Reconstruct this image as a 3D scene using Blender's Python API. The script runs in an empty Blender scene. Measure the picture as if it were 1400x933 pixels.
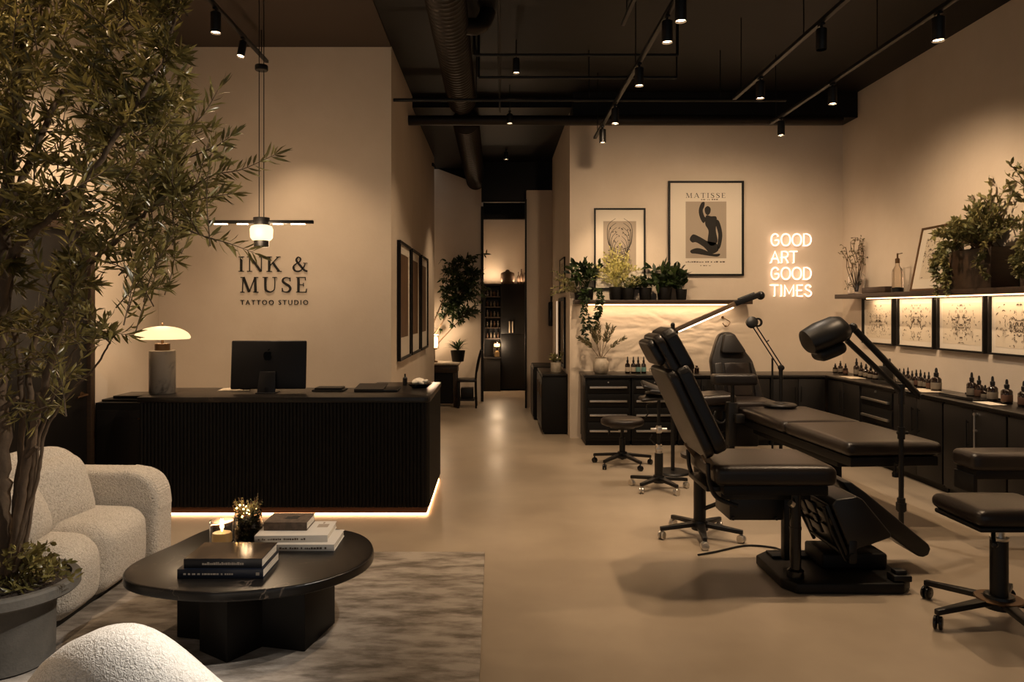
import bpy, bmesh, math, random
from mathutils import Vector, Matrix
PI = math.pi
SC = bpy.context.scene
COL = SC.collection
V3 = Vector

# ---------------------------------------------------------------- materials
def lin(h):
    h = h.lstrip('#')
    out = []
    for i in (0, 2, 4):
        c = int(h[i:i+2], 16) / 255
        out.append(c / 12.92 if c <= .04045 else ((c + .055) / 1.055) ** 2.4)
    return (*out, 1)

def mat(name, col, rough=.6, metal=0.0, emit=None, strength=0.0, spec=.5, bump=None, var=None, trans=0.0,
        ior=1.45, coat=0.0, sheen=0.0, rvar=None):
    """bump=(scale, strength, distance[, detail]); var=(colour2, scale, detail, lo, hi[, stretch])"""
    m = bpy.data.materials.new(name)
    m.use_nodes = True
    nt = m.node_tree
    N, L = nt.nodes, nt.links
    b = N['Principled BSDF']
    b.inputs['Base Color'].default_value = lin(col)
    b.inputs['Roughness'].default_value = rough
    b.inputs['Metallic'].default_value = metal
    b.inputs['Specular IOR Level'].default_value = spec
    b.inputs['IOR'].default_value = ior
    b.inputs['Transmission Weight'].default_value = trans
    b.inputs['Coat Weight'].default_value = coat
    b.inputs['Sheen Weight'].default_value = sheen
    if emit:
        b.inputs['Emission Color'].default_value = lin(emit)
        b.inputs['Emission Strength'].default_value = strength
    if bump or var or rvar:
        tc = N.new('ShaderNodeTexCoord')
    if var:
        mp = N.new('ShaderNodeMapping')
        if len(var) > 5:
            mp.inputs['Scale'].default_value = var[5]
        L.new(tc.outputs['Object'], mp.inputs['Vector'])
        n = N.new('ShaderNodeTexNoise')
        n.inputs['Scale'].default_value = var[1]
        n.inputs['Detail'].default_value = var[2]
        n.inputs['Roughness'].default_value = .62
        L.new(mp.outputs[0], n.inputs['Vector'])
        r = N.new('ShaderNodeValToRGB')
        r.color_ramp.elements[0].position = var[3]
        r.color_ramp.elements[1].position = var[4]
        r.color_ramp.elements[0].color = lin(col)
        r.color_ramp.elements[1].color = lin(var[0])
        L.new(n.outputs['Fac'], r.inputs['Fac'])
        L.new(r.outputs['Color'], b.inputs['Base Color'])
    if rvar:
        n = N.new('ShaderNodeTexNoise')
        n.inputs['Scale'].default_value = rvar[0]
        n.inputs['Detail'].default_value = 6
        L.new(tc.outputs['Object'], n.inputs['Vector'])
        mr = N.new('ShaderNodeMapRange')
        mr.inputs['From Min'].default_value = .3
        mr.inputs['From Max'].default_value = .7
        mr.inputs['To Min'].default_value = rvar[1]
        mr.inputs['To Max'].default_value = rvar[2]
        L.new(n.outputs['Fac'], mr.inputs['Value'])
        L.new(mr.outputs['Result'], b.inputs['Roughness'])
    if bump:
        n = N.new('ShaderNodeTexNoise')
        n.inputs['Scale'].default_value = bump[0]
        n.inputs['Detail'].default_value = bump[3] if len(bump) > 3 else 4
        L.new(tc.outputs['Object'], n.inputs['Vector'])
        bp = N.new('ShaderNodeBump')
        bp.inputs['Strength'].default_value = bump[1]
        bp.inputs['Distance'].default_value = bump[2]
        L.new(n.outputs['Fac'], bp.inputs['Height'])
        L.new(bp.outputs['Normal'], b.inputs['Normal'])
    return m

def marble(name, base, vein, rough, scale, thin=.02):
    m = mat(name, base, rough)
    nt = m.node_tree; N, L = nt.nodes, nt.links
    b = N['Principled BSDF']
    tc = N.new('ShaderNodeTexCoord')
    n1 = N.new('ShaderNodeTexNoise'); n1.inputs['Scale'].default_value = scale; n1.inputs['Detail'].default_value = 8
    n1.inputs['Distortion'].default_value = 1.2
    L.new(tc.outputs['Object'], n1.inputs['Vector'])
    s = N.new('ShaderNodeMath'); s.operation = 'SUBTRACT'; s.inputs[1].default_value = .5
    a = N.new('ShaderNodeMath'); a.operation = 'ABSOLUTE'
    L.new(n1.outputs['Fac'], s.inputs[0]); L.new(s.outputs[0], a.inputs[0])
    r = N.new('ShaderNodeValToRGB')
    r.color_ramp.elements[0].position = 0; r.color_ramp.elements[1].position = thin
    r.color_ramp.elements[0].color = (1, 1, 1, 1); r.color_ramp.elements[1].color = (0, 0, 0, 1)
    L.new(a.outputs[0], r.inputs['Fac'])
    n2 = N.new('ShaderNodeTexNoise'); n2.inputs['Scale'].default_value = scale * .8; n2.inputs['Detail'].default_value = 3
    L.new(tc.outputs['Object'], n2.inputs['Vector'])
    r2 = N.new('ShaderNodeValToRGB')
    r2.color_ramp.elements[0].position = .48; r2.color_ramp.elements[1].position = .68
    L.new(n2.outputs['Fac'], r2.inputs['Fac'])
    mu = N.new('ShaderNodeMath'); mu.operation = 'MULTIPLY'
    L.new(r.outputs['Color'], mu.inputs[0]); L.new(r2.outputs['Color'], mu.inputs[1])
    mx = N.new('ShaderNodeMix'); mx.data_type = 'RGBA'
    mx.inputs['A'].default_value = lin(base); mx.inputs['B'].default_value = lin(vein)
    L.new(mu.outputs[0], mx.inputs['Factor'])
    L.new(mx.outputs['Result'], b.inputs['Base Color'])
    return m

def boucle_mat(name, col, col2, scale, dist, strength=.9):
    m = mat(name, col, .95, spec=.15, sheen=.15)
    nt = m.node_tree; N, L = nt.nodes, nt.links
    b = N['Principled BSDF']
    tc = N.new('ShaderNodeTexCoord')
    nn = N.new('ShaderNodeTexNoise'); nn.inputs['Scale'].default_value = scale * .6; nn.inputs['Detail'].default_value = 2
    L.new(tc.outputs['Object'], nn.inputs['Vector'])
    mp = N.new('ShaderNodeMix'); mp.data_type = 'VECTOR'; mp.inputs['Factor'].default_value = .03
    L.new(tc.outputs['Object'], mp.inputs['A']); L.new(nn.outputs['Color'], mp.inputs['B'])
    v = N.new('ShaderNodeTexVoronoi'); v.inputs['Scale'].default_value = scale; v.feature = 'SMOOTH_F1'
    L.new(mp.outputs['Result'], v.inputs['Vector'])
    r = N.new('ShaderNodeValToRGB')
    r.color_ramp.elements[0].color = lin(col); r.color_ramp.elements[1].color = lin(col2)
    r.color_ramp.elements[0].position = .2; r.color_ramp.elements[1].position = .75
    L.new(v.outputs['Distance'], r.inputs['Fac']); L.new(r.outputs['Color'], b.inputs['Base Color'])
    bp = N.new('ShaderNodeBump'); bp.inputs['Strength'].default_value = strength; bp.inputs['Distance'].default_value = dist
    bp.invert = True
    L.new(v.outputs['Distance'], bp.inputs['Height']); L.new(bp.outputs['Normal'], b.inputs['Normal'])
    return m

def leaf_mat(name, c1, c2, rough=.5):
    m = mat(name, c1, rough, spec=.5, var=(c2, 9, 2, .42, .6))
    nt = m.node_tree; N, L = nt.nodes, nt.links
    b = N['Principled BSDF']
    tr = N.new('ShaderNodeBsdfTranslucent'); tr.inputs['Color'].default_value = lin(c2)
    mx = N.new('ShaderNodeMixShader'); mx.inputs[0].default_value = .18
    out = N['Material Output']
    L.new(b.outputs[0], mx.inputs[1]); L.new(tr.outputs[0], mx.inputs[2]); L.new(mx.outputs[0], out.inputs['Surface'])
    return m

M = {}
WALLC = '#d6c9ba'
M['wall'] = mat('warm plaster', WALLC, .85, spec=.2, var=('#cdbfae', 1.3, 5, .3, .7), bump=(35, .12, .01, 6))
M['relief'] = mat('rough plaster', WALLC, .85, spec=.2, var=('#cdbfae', 1.3, 5, .3, .7), bump=(2.6, .45, .06, 5))
M['black_ceiling'] = mat('black ceiling', '#121111', .5, spec=.3, bump=(3, .1, .02))
M['taupe_ceiling'] = mat('taupe ceiling', '#463d36', .8, spec=.2)
M['duct'] = mat('dark metal duct', '#2b2622', .45, .6)
M['black'] = mat('black metal', '#0e0d0d', .42, spec=.45)
M['black_gloss'] = mat('black gloss', '#0f0e0e', .22)
M['matt_black'] = mat('matt black lacquer', '#0b0a0a', .5, spec=.3, bump=(40, .05, .004))
M['flute'] = mat('black stained wood', '#090808', .5, spec=.22, var=('#100e0d', 14, 4, .4, .7, (4, 4, .3)))
M['marble'] = marble('black veined marble', '#131110', '#6a5d52', .29, 3.4, .012)
M['desk_top'] = marble('dark stone counter', '#151210', '#463a30', .30, 2.0, .012)
M['grey_marble'] = marble('grey veined marble', '#857c71', '#453e38', .3, 6, .09)
M['copper'] = mat('brown metal kick', '#5a3a26', .5, .3)
M['chrome'] = mat('chrome', '#d8d3cb', .34, 1.0)
M['cab'] = mat('black stained cabinet front', '#110f0e', .48, spec=.4, var=('#181513', 10, 4, .4, .7, (6, 6, .3)))
M['brass'] = mat('bronze', '#6a5138', .35, .8)
M['leather'] = mat('black brown leather', '#1f1814', .36, spec=.5, bump=(120, .18, .004, 3), var=('#191412', 2.0, 3, .4, .7))
M['leather2'] = mat('dark leather', '#181514', .40, spec=.5, bump=(120, .18, .004, 3))
M['wood'] = mat('dark walnut', '#2b1f16', .5, var=('#3d2c1e', 6, 5, .35, .7, (1, 8, 8)))
M['paper'] = mat('cream paper', '#cfc3b0', .8, spec=.2)
M['paper2'] = mat('grey beige print', '#a4988a', .8, spec=.2)
M['white_mat'] = mat('white mount board', '#d9d0c2', .8, spec=.2)
M['ink'] = mat('black ink', '#15120f', .7)
M['ink2'] = mat('faded ink', '#55483b', .7)
M['glass'] = mat('clear glass', '#ffffff', .02, trans=1.0, ior=1.45)
M['frost'] = mat('smoked glass', '#e9dfd2', .08, trans=1.0, ior=1.3)
M['amber'] = mat('amber bottle glass', '#1a0f08', .12, spec=.6)
M['boucle'] = boucle_mat('cream boucle', '#d9d2c8', '#b3aa9d', 120, .006)
M['boucle_near'] = boucle_mat('cream boucle large loop', '#e0dbd4', '#c2bbb1', 140, .006, .6)
M['bark'] = mat('olive bark', '#4a3c2f', .85, var=('#6e5c49', 18, 5, .35, .7, (1, 1, .25)), bump=(30, .6, .01))
M['leaf'] = leaf_mat('olive leaf', '#504b27', '#8a7f4b', .30)
M['leaf_dark'] = leaf_mat('dark green leaf', '#1d2a16', '#33421f', .4)
M['leaf_lime'] = leaf_mat('lime green leaf', '#b9b56c', '#ddd592', .5)
M['leaf_mid'] = leaf_mat('sage leaf', '#5f6340', '#918a58', .42)
M['dry'] = leaf_mat('dried leaf', '#4d4a33', '#6a6243', .6)
M['twig'] = mat('brown twig', '#5a4733', .8)
M['concrete_pot'] = mat('grey stone pot', '#57534d', .85, bump=(60, .3, .006), var=('#45423d', 5, 5, .35, .7))
M['soil'] = mat('soil', '#241a12', .95, bump=(50, .8, .02))
M['white_ceramic'] = mat('grey white ceramic', '#b9ae9e', .4, var=('#8d8374', 8, 4, .4, .65))
M['white_cloth'] = mat('white cloth', '#e2dcd2', .9)
M['book_white'] = mat('white book cover', '#cfc9c0', .55)
M['book_pages'] = mat('book pages', '#d9d2c5', .85, var=('#b5ada0', 60, 1, .4, .6, (.2, .2, 12)))
M['book_black'] = mat('black book cover', '#1b1d22', .28)
M['book_navy'] = mat('navy book cover', '#171c28', .35)
M['book_taupe'] = mat('taupe cloth book', '#5f4f42', .7, var=('#4c3f35', 30, 3, .4, .6))
M['book_photo'] = mat('glossy dark cover', '#2b221c', .15, var=('#5e4a37', 5, 4, .5, .68))
M['wax'] = mat('candle wax', '#e8d9bf', .5, emit='#ffb765', strength=.10)
M['flame'] = mat('candle flame', '#ffd9a0', .5, emit='#ffc070', strength=60)
M['wood_art'] = mat('brown wood grain print', '#3f2d1e', .6, var=('#7a5b3e', 5, 6, .35, .7, (1, 9, .35)))
M['label_white'] = mat('paper label', '#6b6256', .7)
M['label_pale'] = mat('pale paper label', '#a89c8b', .7)
M['pale'] = mat('pale ceramic', '#b7ab99', .6)
M['label_teal'] = mat('teal label', '#5f8581', .7)
M['label_rust'] = mat('rust label', '#4c3325', .7)
M['screen'] = mat('dark glass screen', '#0b0b0c', .1)
M['monitor'] = mat('graphite aluminium', '#1d1d20', .42, .5)
M['logo'] = mat('dark logo', '#0a1016', .15, .6)
M['basket'] = mat('woven basket', '#4b382a', .8, bump=(60, .6, .01))
M['switch'] = mat('ivory plastic', '#cfc7b8', .5)

WARM = (1.0, .70, .43)
def emis(name, hexc, s):
    return mat(name, '#000000', .6, emit=hexc, strength=s)
M['led'] = emis('warm led strip', '#ffc48a', 5.5)
M['led_desk'] = emis('desk led strip', '#ffbb80', 11)
M['led_lamp'] = emis('lamp led bar', '#ffdcb8', 7)
M['neon'] = emis('warm neon tube', '#ffd2ae', 2.2)
M['lens'] = emis('lit spot lens', '#ffd2a0', 12)
M['shade'] = emis('glowing opal shade', '#ffcf94', 1.3)
M['opal'] = emis('glowing opal glass', '#ffd6a0', 1.7)
M['bar_led'] = emis('pendant led window', '#ffcf98', 8)
M['fairy'] = emis('fairy light', '#ffbd70', 40)
M['far_bulb'] = emis('far lamp glow', '#ffc480', 6)

def floor_mat():
    m = mat('polished concrete', '#a8977f', .3, spec=.5)
    nt = m.node_tree; N, L = nt.nodes, nt.links
    b = N['Principled BSDF']
    tc = N.new('ShaderNodeTexCoord')
    def noise(s, d, dist=0):
        n = N.new('ShaderNodeTexNoise'); n.inputs['Scale'].default_value = s; n.inputs['Detail'].default_value = d
        n.inputs['Roughness'].default_value = .6; n.inputs['Distortion'].default_value = dist
        L.new(tc.outputs['Object'], n.inputs['Vector']); return n
    n1 = noise(.7, 4); n2 = noise(2.6, 4)
    r = N.new('ShaderNodeValToRGB')
    e = r.color_ramp.elements
    e[0].position = .32; e[0].color = lin('#938574'); e[1].position = .68; e[1].color = lin('#ab9d8b')
    L.new(n1.outputs['Fac'], r.inputs['Fac'])
    r2 = N.new('ShaderNodeValToRGB')
    r2.color_ramp.elements[0].position = .2; r2.color_ramp.elements[0].color = (.84, .84, .84, 1)
    r2.color_ramp.elements[1].position = .75; r2.color_ramp.elements[1].color = (1, 1, 1, 1)
    L.new(n2.outputs['Fac'], r2.inputs['Fac'])
    mx = N.new('ShaderNodeMix'); mx.data_type = 'RGBA'; mx.blend_type = 'MULTIPLY'; mx.inputs['Factor'].default_value = .8
    L.new(r.outputs['Color'], mx.inputs['A']); L.new(r2.outputs['Color'], mx.inputs['B'])
    L.new(mx.outputs['Result'], b.inputs['Base Color'])
    mr = N.new('ShaderNodeMapRange')
    mr.inputs['From Min'].default_value = .3; mr.inputs['From Max'].default_value = .7
    mr.inputs['To Min'].default_value = .29; mr.inputs['To Max'].default_value = .42
    L.new(n1.outputs['Fac'], mr.inputs['Value']); L.new(mr.outputs['Result'], b.inputs['Roughness'])
    return m
M['floor'] = floor_mat()

def rug_mat():
    m = mat('mottled wool rug', '#a79f96', .95, spec=.1, var=('#6d655d', 6, 10, .40, .62, (.55, 1.6, 1)), bump=(220, .5, .006, 3))
    return m
M['rug'] = rug_mat()

# ---------------------------------------------------------------- object helpers
def W(x, y, Y):                       # a photo point at depth Y -> world
    return V3(((x - 677) * Y / 1000, Y, 1.7 - (y - 424) * Y / 1000))

def new(): return bmesh.new()
ROOTM = {}
def thing(name, label, cat, loc=(0, 0, 0), rz=0.0, group=None):
    o = bpy.data.objects.new(name, None)
    COL.objects.link(o)
    o.empty_display_size = .05
    o.location = loc
    o.rotation_euler = (0, 0, rz)
    o['label'] = label; o['category'] = cat
    if group: o['group'] = group
    ROOTM[o.name] = Matrix.Translation(V3(loc)) @ Matrix.Rotation(rz, 4, 'Z')
    return o

def obj(name, bm, m, parent=None, world=True, angle=38, label=None):
    me = bpy.data.meshes.new(name)
    if parent is not None and world:
        bm.transform(ROOTM[parent.name].inverted())
    bmesh.ops.recalc_face_normals(bm, faces=bm.faces[:])
    bm.to_mesh(me); bm.free()
    me.shade_smooth()
    me.set_sharp_from_angle(angle=math.radians(angle))
    o = bpy.data.objects.new(name, me)
    COL.objects.link(o)
    for x in (m if isinstance(m, (list, tuple)) else [m]):
        me.materials.append(M[x] if isinstance(x, str) else x)
    if parent is not None:
        o.parent = parent
        ROOTM[o.name] = ROOTM[parent.name]
    if label: o['label'] = label
    return o

def single(name, bm, m, label, cat, loc, group=None, angle=38):
    """a thing that is one mesh, with its origin at loc"""
    bm.transform(Matrix.Translation(-V3(loc)))
    o = obj(name, bm, m, None, angle=angle)
    o.location = loc
    o['label'] = label; o['category'] = cat
    if group: o['group'] = group
    ROOTM[o.name] = Matrix.Translation(V3(loc))
    return o

def struct(name, bm, m, angle=38):
    o = obj(name, bm, m, None, angle=angle)
    o['kind'] = 'structure'
    ROOTM[o.name] = Matrix.Identity(4)
    return o

def dup(root, loc, rz=None, label=None, swap=None):
    r = root.copy(); COL.objects.link(r)
    r.location = loc
    if rz is not None: r.rotation_euler = (0, 0, rz)
    if label: r['label'] = label
    ROOTM[r.name] = Matrix.Translation(V3(loc)) @ Matrix.Rotation(r.rotation_euler.z, 4, 'Z')
    for ch in list(root.children):
        c = ch.copy(); COL.objects.link(c); c.parent = r
        if swap and c.type == 'MESH' and c.name.split('.')[0] in swap:
            c.data = c.data.copy(); c.data.materials[0] = M[swap[c.name.split('.')[0]]]
        for g in list(ch.children):
            d = g.copy(); COL.objects.link(d); d.parent = c
    return r

def lamp(kind, loc, parent, power, color=WARM, size=.03, spot=60, blend=.6, aim=None, name='bulb_light', sx=None, sy=None):
    ld = bpy.data.lights.new(name, kind)
    ld.energy = power; ld.color = color
    if kind == 'SPOT':
        ld.spot_size = math.radians(spot); ld.spot_blend = blend; ld.shadow_soft_size = size
    elif kind == 'POINT':
        ld.shadow_soft_size = size
    elif kind == 'AREA':
        ld.shape = 'RECTANGLE'; ld.size = sx; ld.size_y = sy
    o = bpy.data.objects.new(name, ld); COL.objects.link(o)
    mw = Matrix.Translation(V3(loc))
    if aim is not None:
        d = (V3(aim) - V3(loc)).normalized()
        mw = mw @ d.to_track_quat('-Z', 'Y').to_matrix().to_4x4()
    if parent is not None:
        o.parent = parent
        o.matrix_local = ROOTM[parent.name].inverted() @ mw
    else:
        o.matrix_local = mw
    return o

# ---------------------------------------------------------------- shape helpers (all add to a bmesh)
def merge(bm, tmp, mtx=None):
    if mtx is not None: tmp.transform(mtx)
    me = bpy.data.meshes.new('t'); tmp.to_mesh(me); tmp.free()
    bm.from_mesh(me); bpy.data.meshes.remove(me)

def box(bm, a, b, bev=0.0, seg=2, rz=0.0, mtx=None):
    """box between two corners, edges rounded by bev"""
    a, b = V3(a), V3(b)
    c, s = (a + b) / 2, b - a
    t = new()
    bmesh.ops.create_cube(t, size=1, matrix=Matrix.Diagonal((abs(s.x), abs(s.y), abs(s.z), 1)))
    if bev:
        bev = min(bev, abs(s.x) * .49, abs(s.y) * .49, abs(s.z) * .49)
        bmesh.ops.bevel(t, geom=t.edges[:], offset=bev, segments=seg, affect='EDGES', profile=.5)
    m = Matrix.Translation(c) @ Matrix.Rotation(rz, 4, 'Z')
    if mtx is not None: m = mtx @ m
    merge(bm, t, m)

def cushion(bm, size, r, mtx, bulge=(0, 0, 0), n=14):
    """soft rounded block centred on the origin of mtx; bulge swells each pair of faces"""
    h = V3(size) / 2
    t = new()
    bmesh.ops.create_cube(t, size=2)
    bmesh.ops.subdivide_edges(t, edges=t.edges[:], cuts=n, use_grid_fill=True)
    for v in t.verts:
        p = v.co.copy()
        q = V3([math.copysign(1 - (1 - abs(p[i])) ** 1.25, p[i]) if abs(p[i]) <= 1 else p[i] for i in range(3)])
        w = V3((q.x * h.x, q.y * h.y, q.z * h.z))
        inner = V3([max(-(h[i] - r), min(h[i] - r, w[i])) for i in range(3)])
        d = w - inner
        if d.length > 1e-9:
            w = inner + d.normalized() * r if max(abs(d.x), abs(d.y), abs(d.z)) > r * .999 else inner + d
        f = V3((1 - q.x * q.x, 1 - q.y * q.y, 1 - q.z * q.z))
        w.x += bulge[0] * q.x * f.y * f.z
        w.y += bulge[1] * q.y * f.x * f.z
        w.z += bulge[2] * q.z * f.x * f.y
        v.co = w
    merge(bm, t, mtx)

def frame_of(d):
    d = d.normalized()
    u = d.cross(V3((0, 0, 1)))
    if u.length < 1e-4: u = V3((1, 0, 0))
    u.normalize()
    return u, u.cross(d).normalized()

def tube(bm, pts, r, seg=10, caps=True):
    pts = [V3(p) for p in pts]
    rs = r if isinstance(r, (list, tuple)) else [r] * len(pts)
    rings = []
    u = None
    for i, p in enumerate(pts):
        d = (pts[min(i + 1, len(pts) - 1)] - pts[max(i - 1, 0)])
        if d.length < 1e-9: d = V3((0, 0, 1))
        d.normalize()
        if u is None:
            u, v = frame_of(d)
        else:
            u = (u - d * u.dot(d))
            if u.length < 1e-6: u, v = frame_of(d)
            u.normalize(); v = u.cross(d).normalized()
        rings.append([bm.verts.new(p + (u * math.cos(2 * PI * k / seg) + v * math.sin(2 * PI * k / seg)) * rs[i]) for k in range(seg)])
    for a, b in zip(rings, rings[1:]):
        for k in range(seg):
            bm.faces.new((a[k], a[(k + 1) % seg], b[(k + 1) % seg], b[k]))
    if caps:
        bm.faces.new(rings[0][::-1]); bm.faces.new(rings[-1])

def cyl(bm, p0, p1, r0, r1=None, seg=20):
    tube(bm, [p0, p1], [r0, r0 if r1 is None else r1], seg)

def lathe(bm, prof, c, seg=28, mtx=None, close=False):
    """prof: (radius, z) pairs from bottom to top"""
    t = new()
    rings = []
    for r, z in prof:
        if r < 1e-5:
            rings.append([t.verts.new((0, 0, z))])
        else:
            rings.append([t.verts.new((r * math.cos(2 * PI * k / seg), r * math.sin(2 * PI * k / seg), z)) for k in range(seg)])
    for a, b in zip(rings, rings[1:]):
        for k in range(seg):
            k2 = (k + 1) % seg
            if len(a) == 1 and len(b) == 1: continue
            if len(a) == 1: t.faces.new((a[0], b[k2], b[k]))
            elif len(b) == 1: t.faces.new((a[k], a[k2], b[0]))
            else: t.faces.new((a[k], a[k2], b[k2], b[k]))
    m = Matrix.Translation(V3(c))
    if mtx is not None: m = m @ mtx
    merge(bm, t, m)

def prism(bm, poly, off, bev=0.0, seg=2):
    """closed polygon of 3-D points pushed by the vector off"""
    t = new()
    vs = [t.verts.new(V3(p)) for p in poly]
    f = t.faces.new(vs)
    r = bmesh.ops.extrude_face_region(t, geom=[f])
    bmesh.ops.translate(t, verts=[g for g in r['geom'] if isinstance(g, bmesh.types.BMVert)], vec=V3(off))
    bmesh.ops.recalc_face_normals(t, faces=t.faces[:])
    if bev:
        bmesh.ops.bevel(t, geom=t.edges[:], offset=bev, segments=seg, affect='EDGES', profile=.5)
    merge(bm, t)

def ball(bm, c, r, sc=(1, 1, 1), seg=14, mtx=None):
    t = new()
    bmesh.ops.create_uvsphere(t, u_segments=seg, v_segments=max(6, seg // 2 + 1), radius=r)
    m = Matrix.Translation(V3(c)) @ (mtx or Matrix.Identity(4)) @ Matrix.Diagonal((*sc, 1))
    merge(bm, t, m)

def smooth_path(pts, n=6, closed=False):
    pts = [V3(p) for p in pts]
    out = []
    N = len(pts)
    for i in range(N if closed else N - 1):
        if closed:
            p0, p1, p2, p3 = pts[(i - 1) % N], pts[i], pts[(i + 1) % N], pts[(i + 2) % N]
        else:
            p0, p1, p2, p3 = pts[max(i - 1, 0)], pts[i], pts[i + 1], pts[min(i + 2, N - 1)]
        for k in range(n):
            t = k / n
            out.append(.5 * (2 * p1 + (p2 - p0) * t + (2 * p0 - 5 * p1 + 4 * p2 - p3) * t * t + (3 * p1 - p0 - 3 * p2 + p3) * t ** 3))
    if not closed: out.append(pts[-1])
    return out

def slabpad(bm, w, h, th, rc, bev, mtx, top=1.0):
    """upholstered board: w along Y, h along Z, th along X, corners rounded by rc, edges by bev; top narrows the upper end"""
    pts = []
    for cy, cz, a0 in ((w / 2 - rc, h / 2 - rc, 0), (-(w / 2 - rc), h / 2 - rc, 90), (-(w / 2 - rc), -(h / 2 - rc), 180), (w / 2 - rc, -(h / 2 - rc), 270)):
        for i in range(6):
            a = math.radians(a0 + 18 * i)
            y, z = cy + rc * math.cos(a), cz + rc * math.sin(a)
            pts.append(V3((-th / 2, y * (1 + (top - 1) * (z / h + .5)), z)))
    t = new(); prism(t, pts, (th, 0, 0), bev, 4); merge(bm, t, mtx)

# ---------------------------------------------------------------- foliage
class Leaves:
    def __init__(s, xmax=99, ymax=99, ymin=-99): s.v = []; s.f = []; s.lim = (xmax, ymax, ymin)
    def leaf(s, base, d, L, w, rng, bend=.15, up=None):
        d = d.normalized()
        rv = up if up is not None else V3((rng.uniform(-1, 1), rng.uniform(-1, 1), rng.uniform(-1, 1)))
        side = d.cross(rv)
        if side.length < 1e-3: side = d.cross(V3((.3, .5, .8)))
        side.normalize(); n = side.cross(d)
        k = len(s.v)
        b = bend * L
        s.v += [base, base + d * L * .3 + side * w * .45 + n * b * .35, base + d * L * .3 - side * w * .45 + n * b * .35,
                base + d * L * .65 + side * w * .42 + n * b * .4, base + d * L * .65 - side * w * .42 + n * b * .4, base + d * L - n * b * .2,
                base + d * L * .3 + n * (b * .35 - w * .12), base + d * L * .65 + n * (b * .4 - w * .12)]
        s.f += [(k, k + 6, k + 1), (k, k + 2, k + 6), (k + 1, k + 6, k + 7, k + 3), (k + 6, k + 2, k + 4, k + 7), (k + 3, k + 7, k + 5), (k + 7, k + 4, k + 5)]
    def build(s, name, m, parent, label=None):
        me = bpy.data.meshes.new(name)
        inv = ROOTM[parent.name].inverted()
        a, c, e = s.lim
        me.from_pydata([tuple(inv @ V3((min(v.x, a), max(min(v.y, c), e), v.z))) for v in s.v], [], s.f)
        me.update()
        me.shade_smooth()
        me.materials.append(M[m])
        o = bpy.data.objects.new(name, me); COL.objects.link(o); o.parent = parent
        ROOTM[o.name] = ROOTM[parent.name]
        if label: o['label'] = label
        return o

def rvec(rng): return V3((rng.uniform(-1, 1), rng.uniform(-1, 1), rng.uniform(-1, 1)))

def bush(stems, lv, base, tips, rng, leaf_n, L, w, stem_r=.004, start=.25, droop=0.0, base_r=.02):
    """curved stems from base to each tip, leafed along their outer part"""
    base = V3(base)
    for tip in tips:
        tip = V3(tip)
        b0 = base + V3((rng.uniform(-1, 1), rng.uniform(-1, 1), 0)) * base_r
        mid = (b0 + tip) / 2 + V3((0, 0, (tip - b0).length * (.12 - droop))) + rvec(rng) * .05 * (tip - b0).length
        pts = smooth_path([b0, mid, tip], 5)
        tube(stems, pts, [stem_r * (1 - .6 * i / (len(pts) - 1)) for i in range(len(pts))], 5, caps=False)
        for i in range(leaf_n):
            t = start + (1 - start) * (i + rng.random() * .6) / leaf_n
            x = min(t, 1) * (len(pts) - 1)
            j = min(int(x), len(pts) - 2)
            p = pts[j].lerp(pts[j + 1], x - j)
            d = (pts[j + 1] - pts[j]).normalized()
            dd = d * .7 + rvec(rng) * .85 + V3((0, 0, -droop))
            lv.leaf(p, dd, L * rng.uniform(.65, 1.15), w * rng.uniform(.8, 1.15), rng, rng.uniform(-.1, .3))

def rosette(lv, base, n, L, w, rng, up=(.3, 1.2), bend=.3):
    for i in range(n):
        a = 2 * PI * i / n + rng.uniform(-.3, .3)
        d = V3((math.cos(a), math.sin(a), rng.uniform(*up)))
        lv.leaf(V3(base), d, L * rng.uniform(.75, 1.1), w * rng.uniform(.8, 1.1), rng, bend, up=V3((0, 0, 1)))
# ================================================================ the room
CZ = 4.47
b = new(); box(b, (-3.75, -1.5, -.1), (4.9, 16.2, 0)); struct('floor', b, 'floor')
b = new(); box(b, (-1.09, -1.5, CZ), (4.9, 16.2, CZ + .1)); struct('ceiling', b, 'black_ceiling')
b = new(); box(b, (-3.75, -1.5, CZ - .012), (-1.09, 8.0, CZ + .1)); struct('ceiling_lobby', b, 'taupe_ceiling')
b = new(); box(b, (-3.53, 7.67, 0), (-1.09, 7.9, CZ - .012)); struct('wall_sign', b, 'wall')
b = new(); prism(b, [(-1.09, 7.67, 0), (-1.05, 12.6, 0), (-1.3, 12.6, 0), (-1.3, 7.9, 0), (-1.09, 7.9, 0)][0:4], (0, 0, CZ)); struct('wall_corridor_left', b, 'wall')
b = new()
box(b, (-3.75, -1.5, 0), (-3.53, 5.17, CZ - .012)); box(b, (-3.75, 6.43, 0), (-3.53, 7.9, CZ - .012)); box(b, (-3.75, 5.17, 2.42), (-3.53, 6.43, CZ - .012))
struct('wall_left', b, 'wall')
b = new(); box(b, (4.61, -1.5, 0), (4.83, 9.9, CZ)); struct('wall_right', b, 'wall')
b = new(); box(b, (.99, 9.7, 0), (4.83, 9.9, CZ)); struct('wall_back', b, 'wall')
from mathutils import noise as nz
b = new(); gx, gz = 150, 64
g = [[None] * (gz + 1) for _ in range(gx + 1)]
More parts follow.
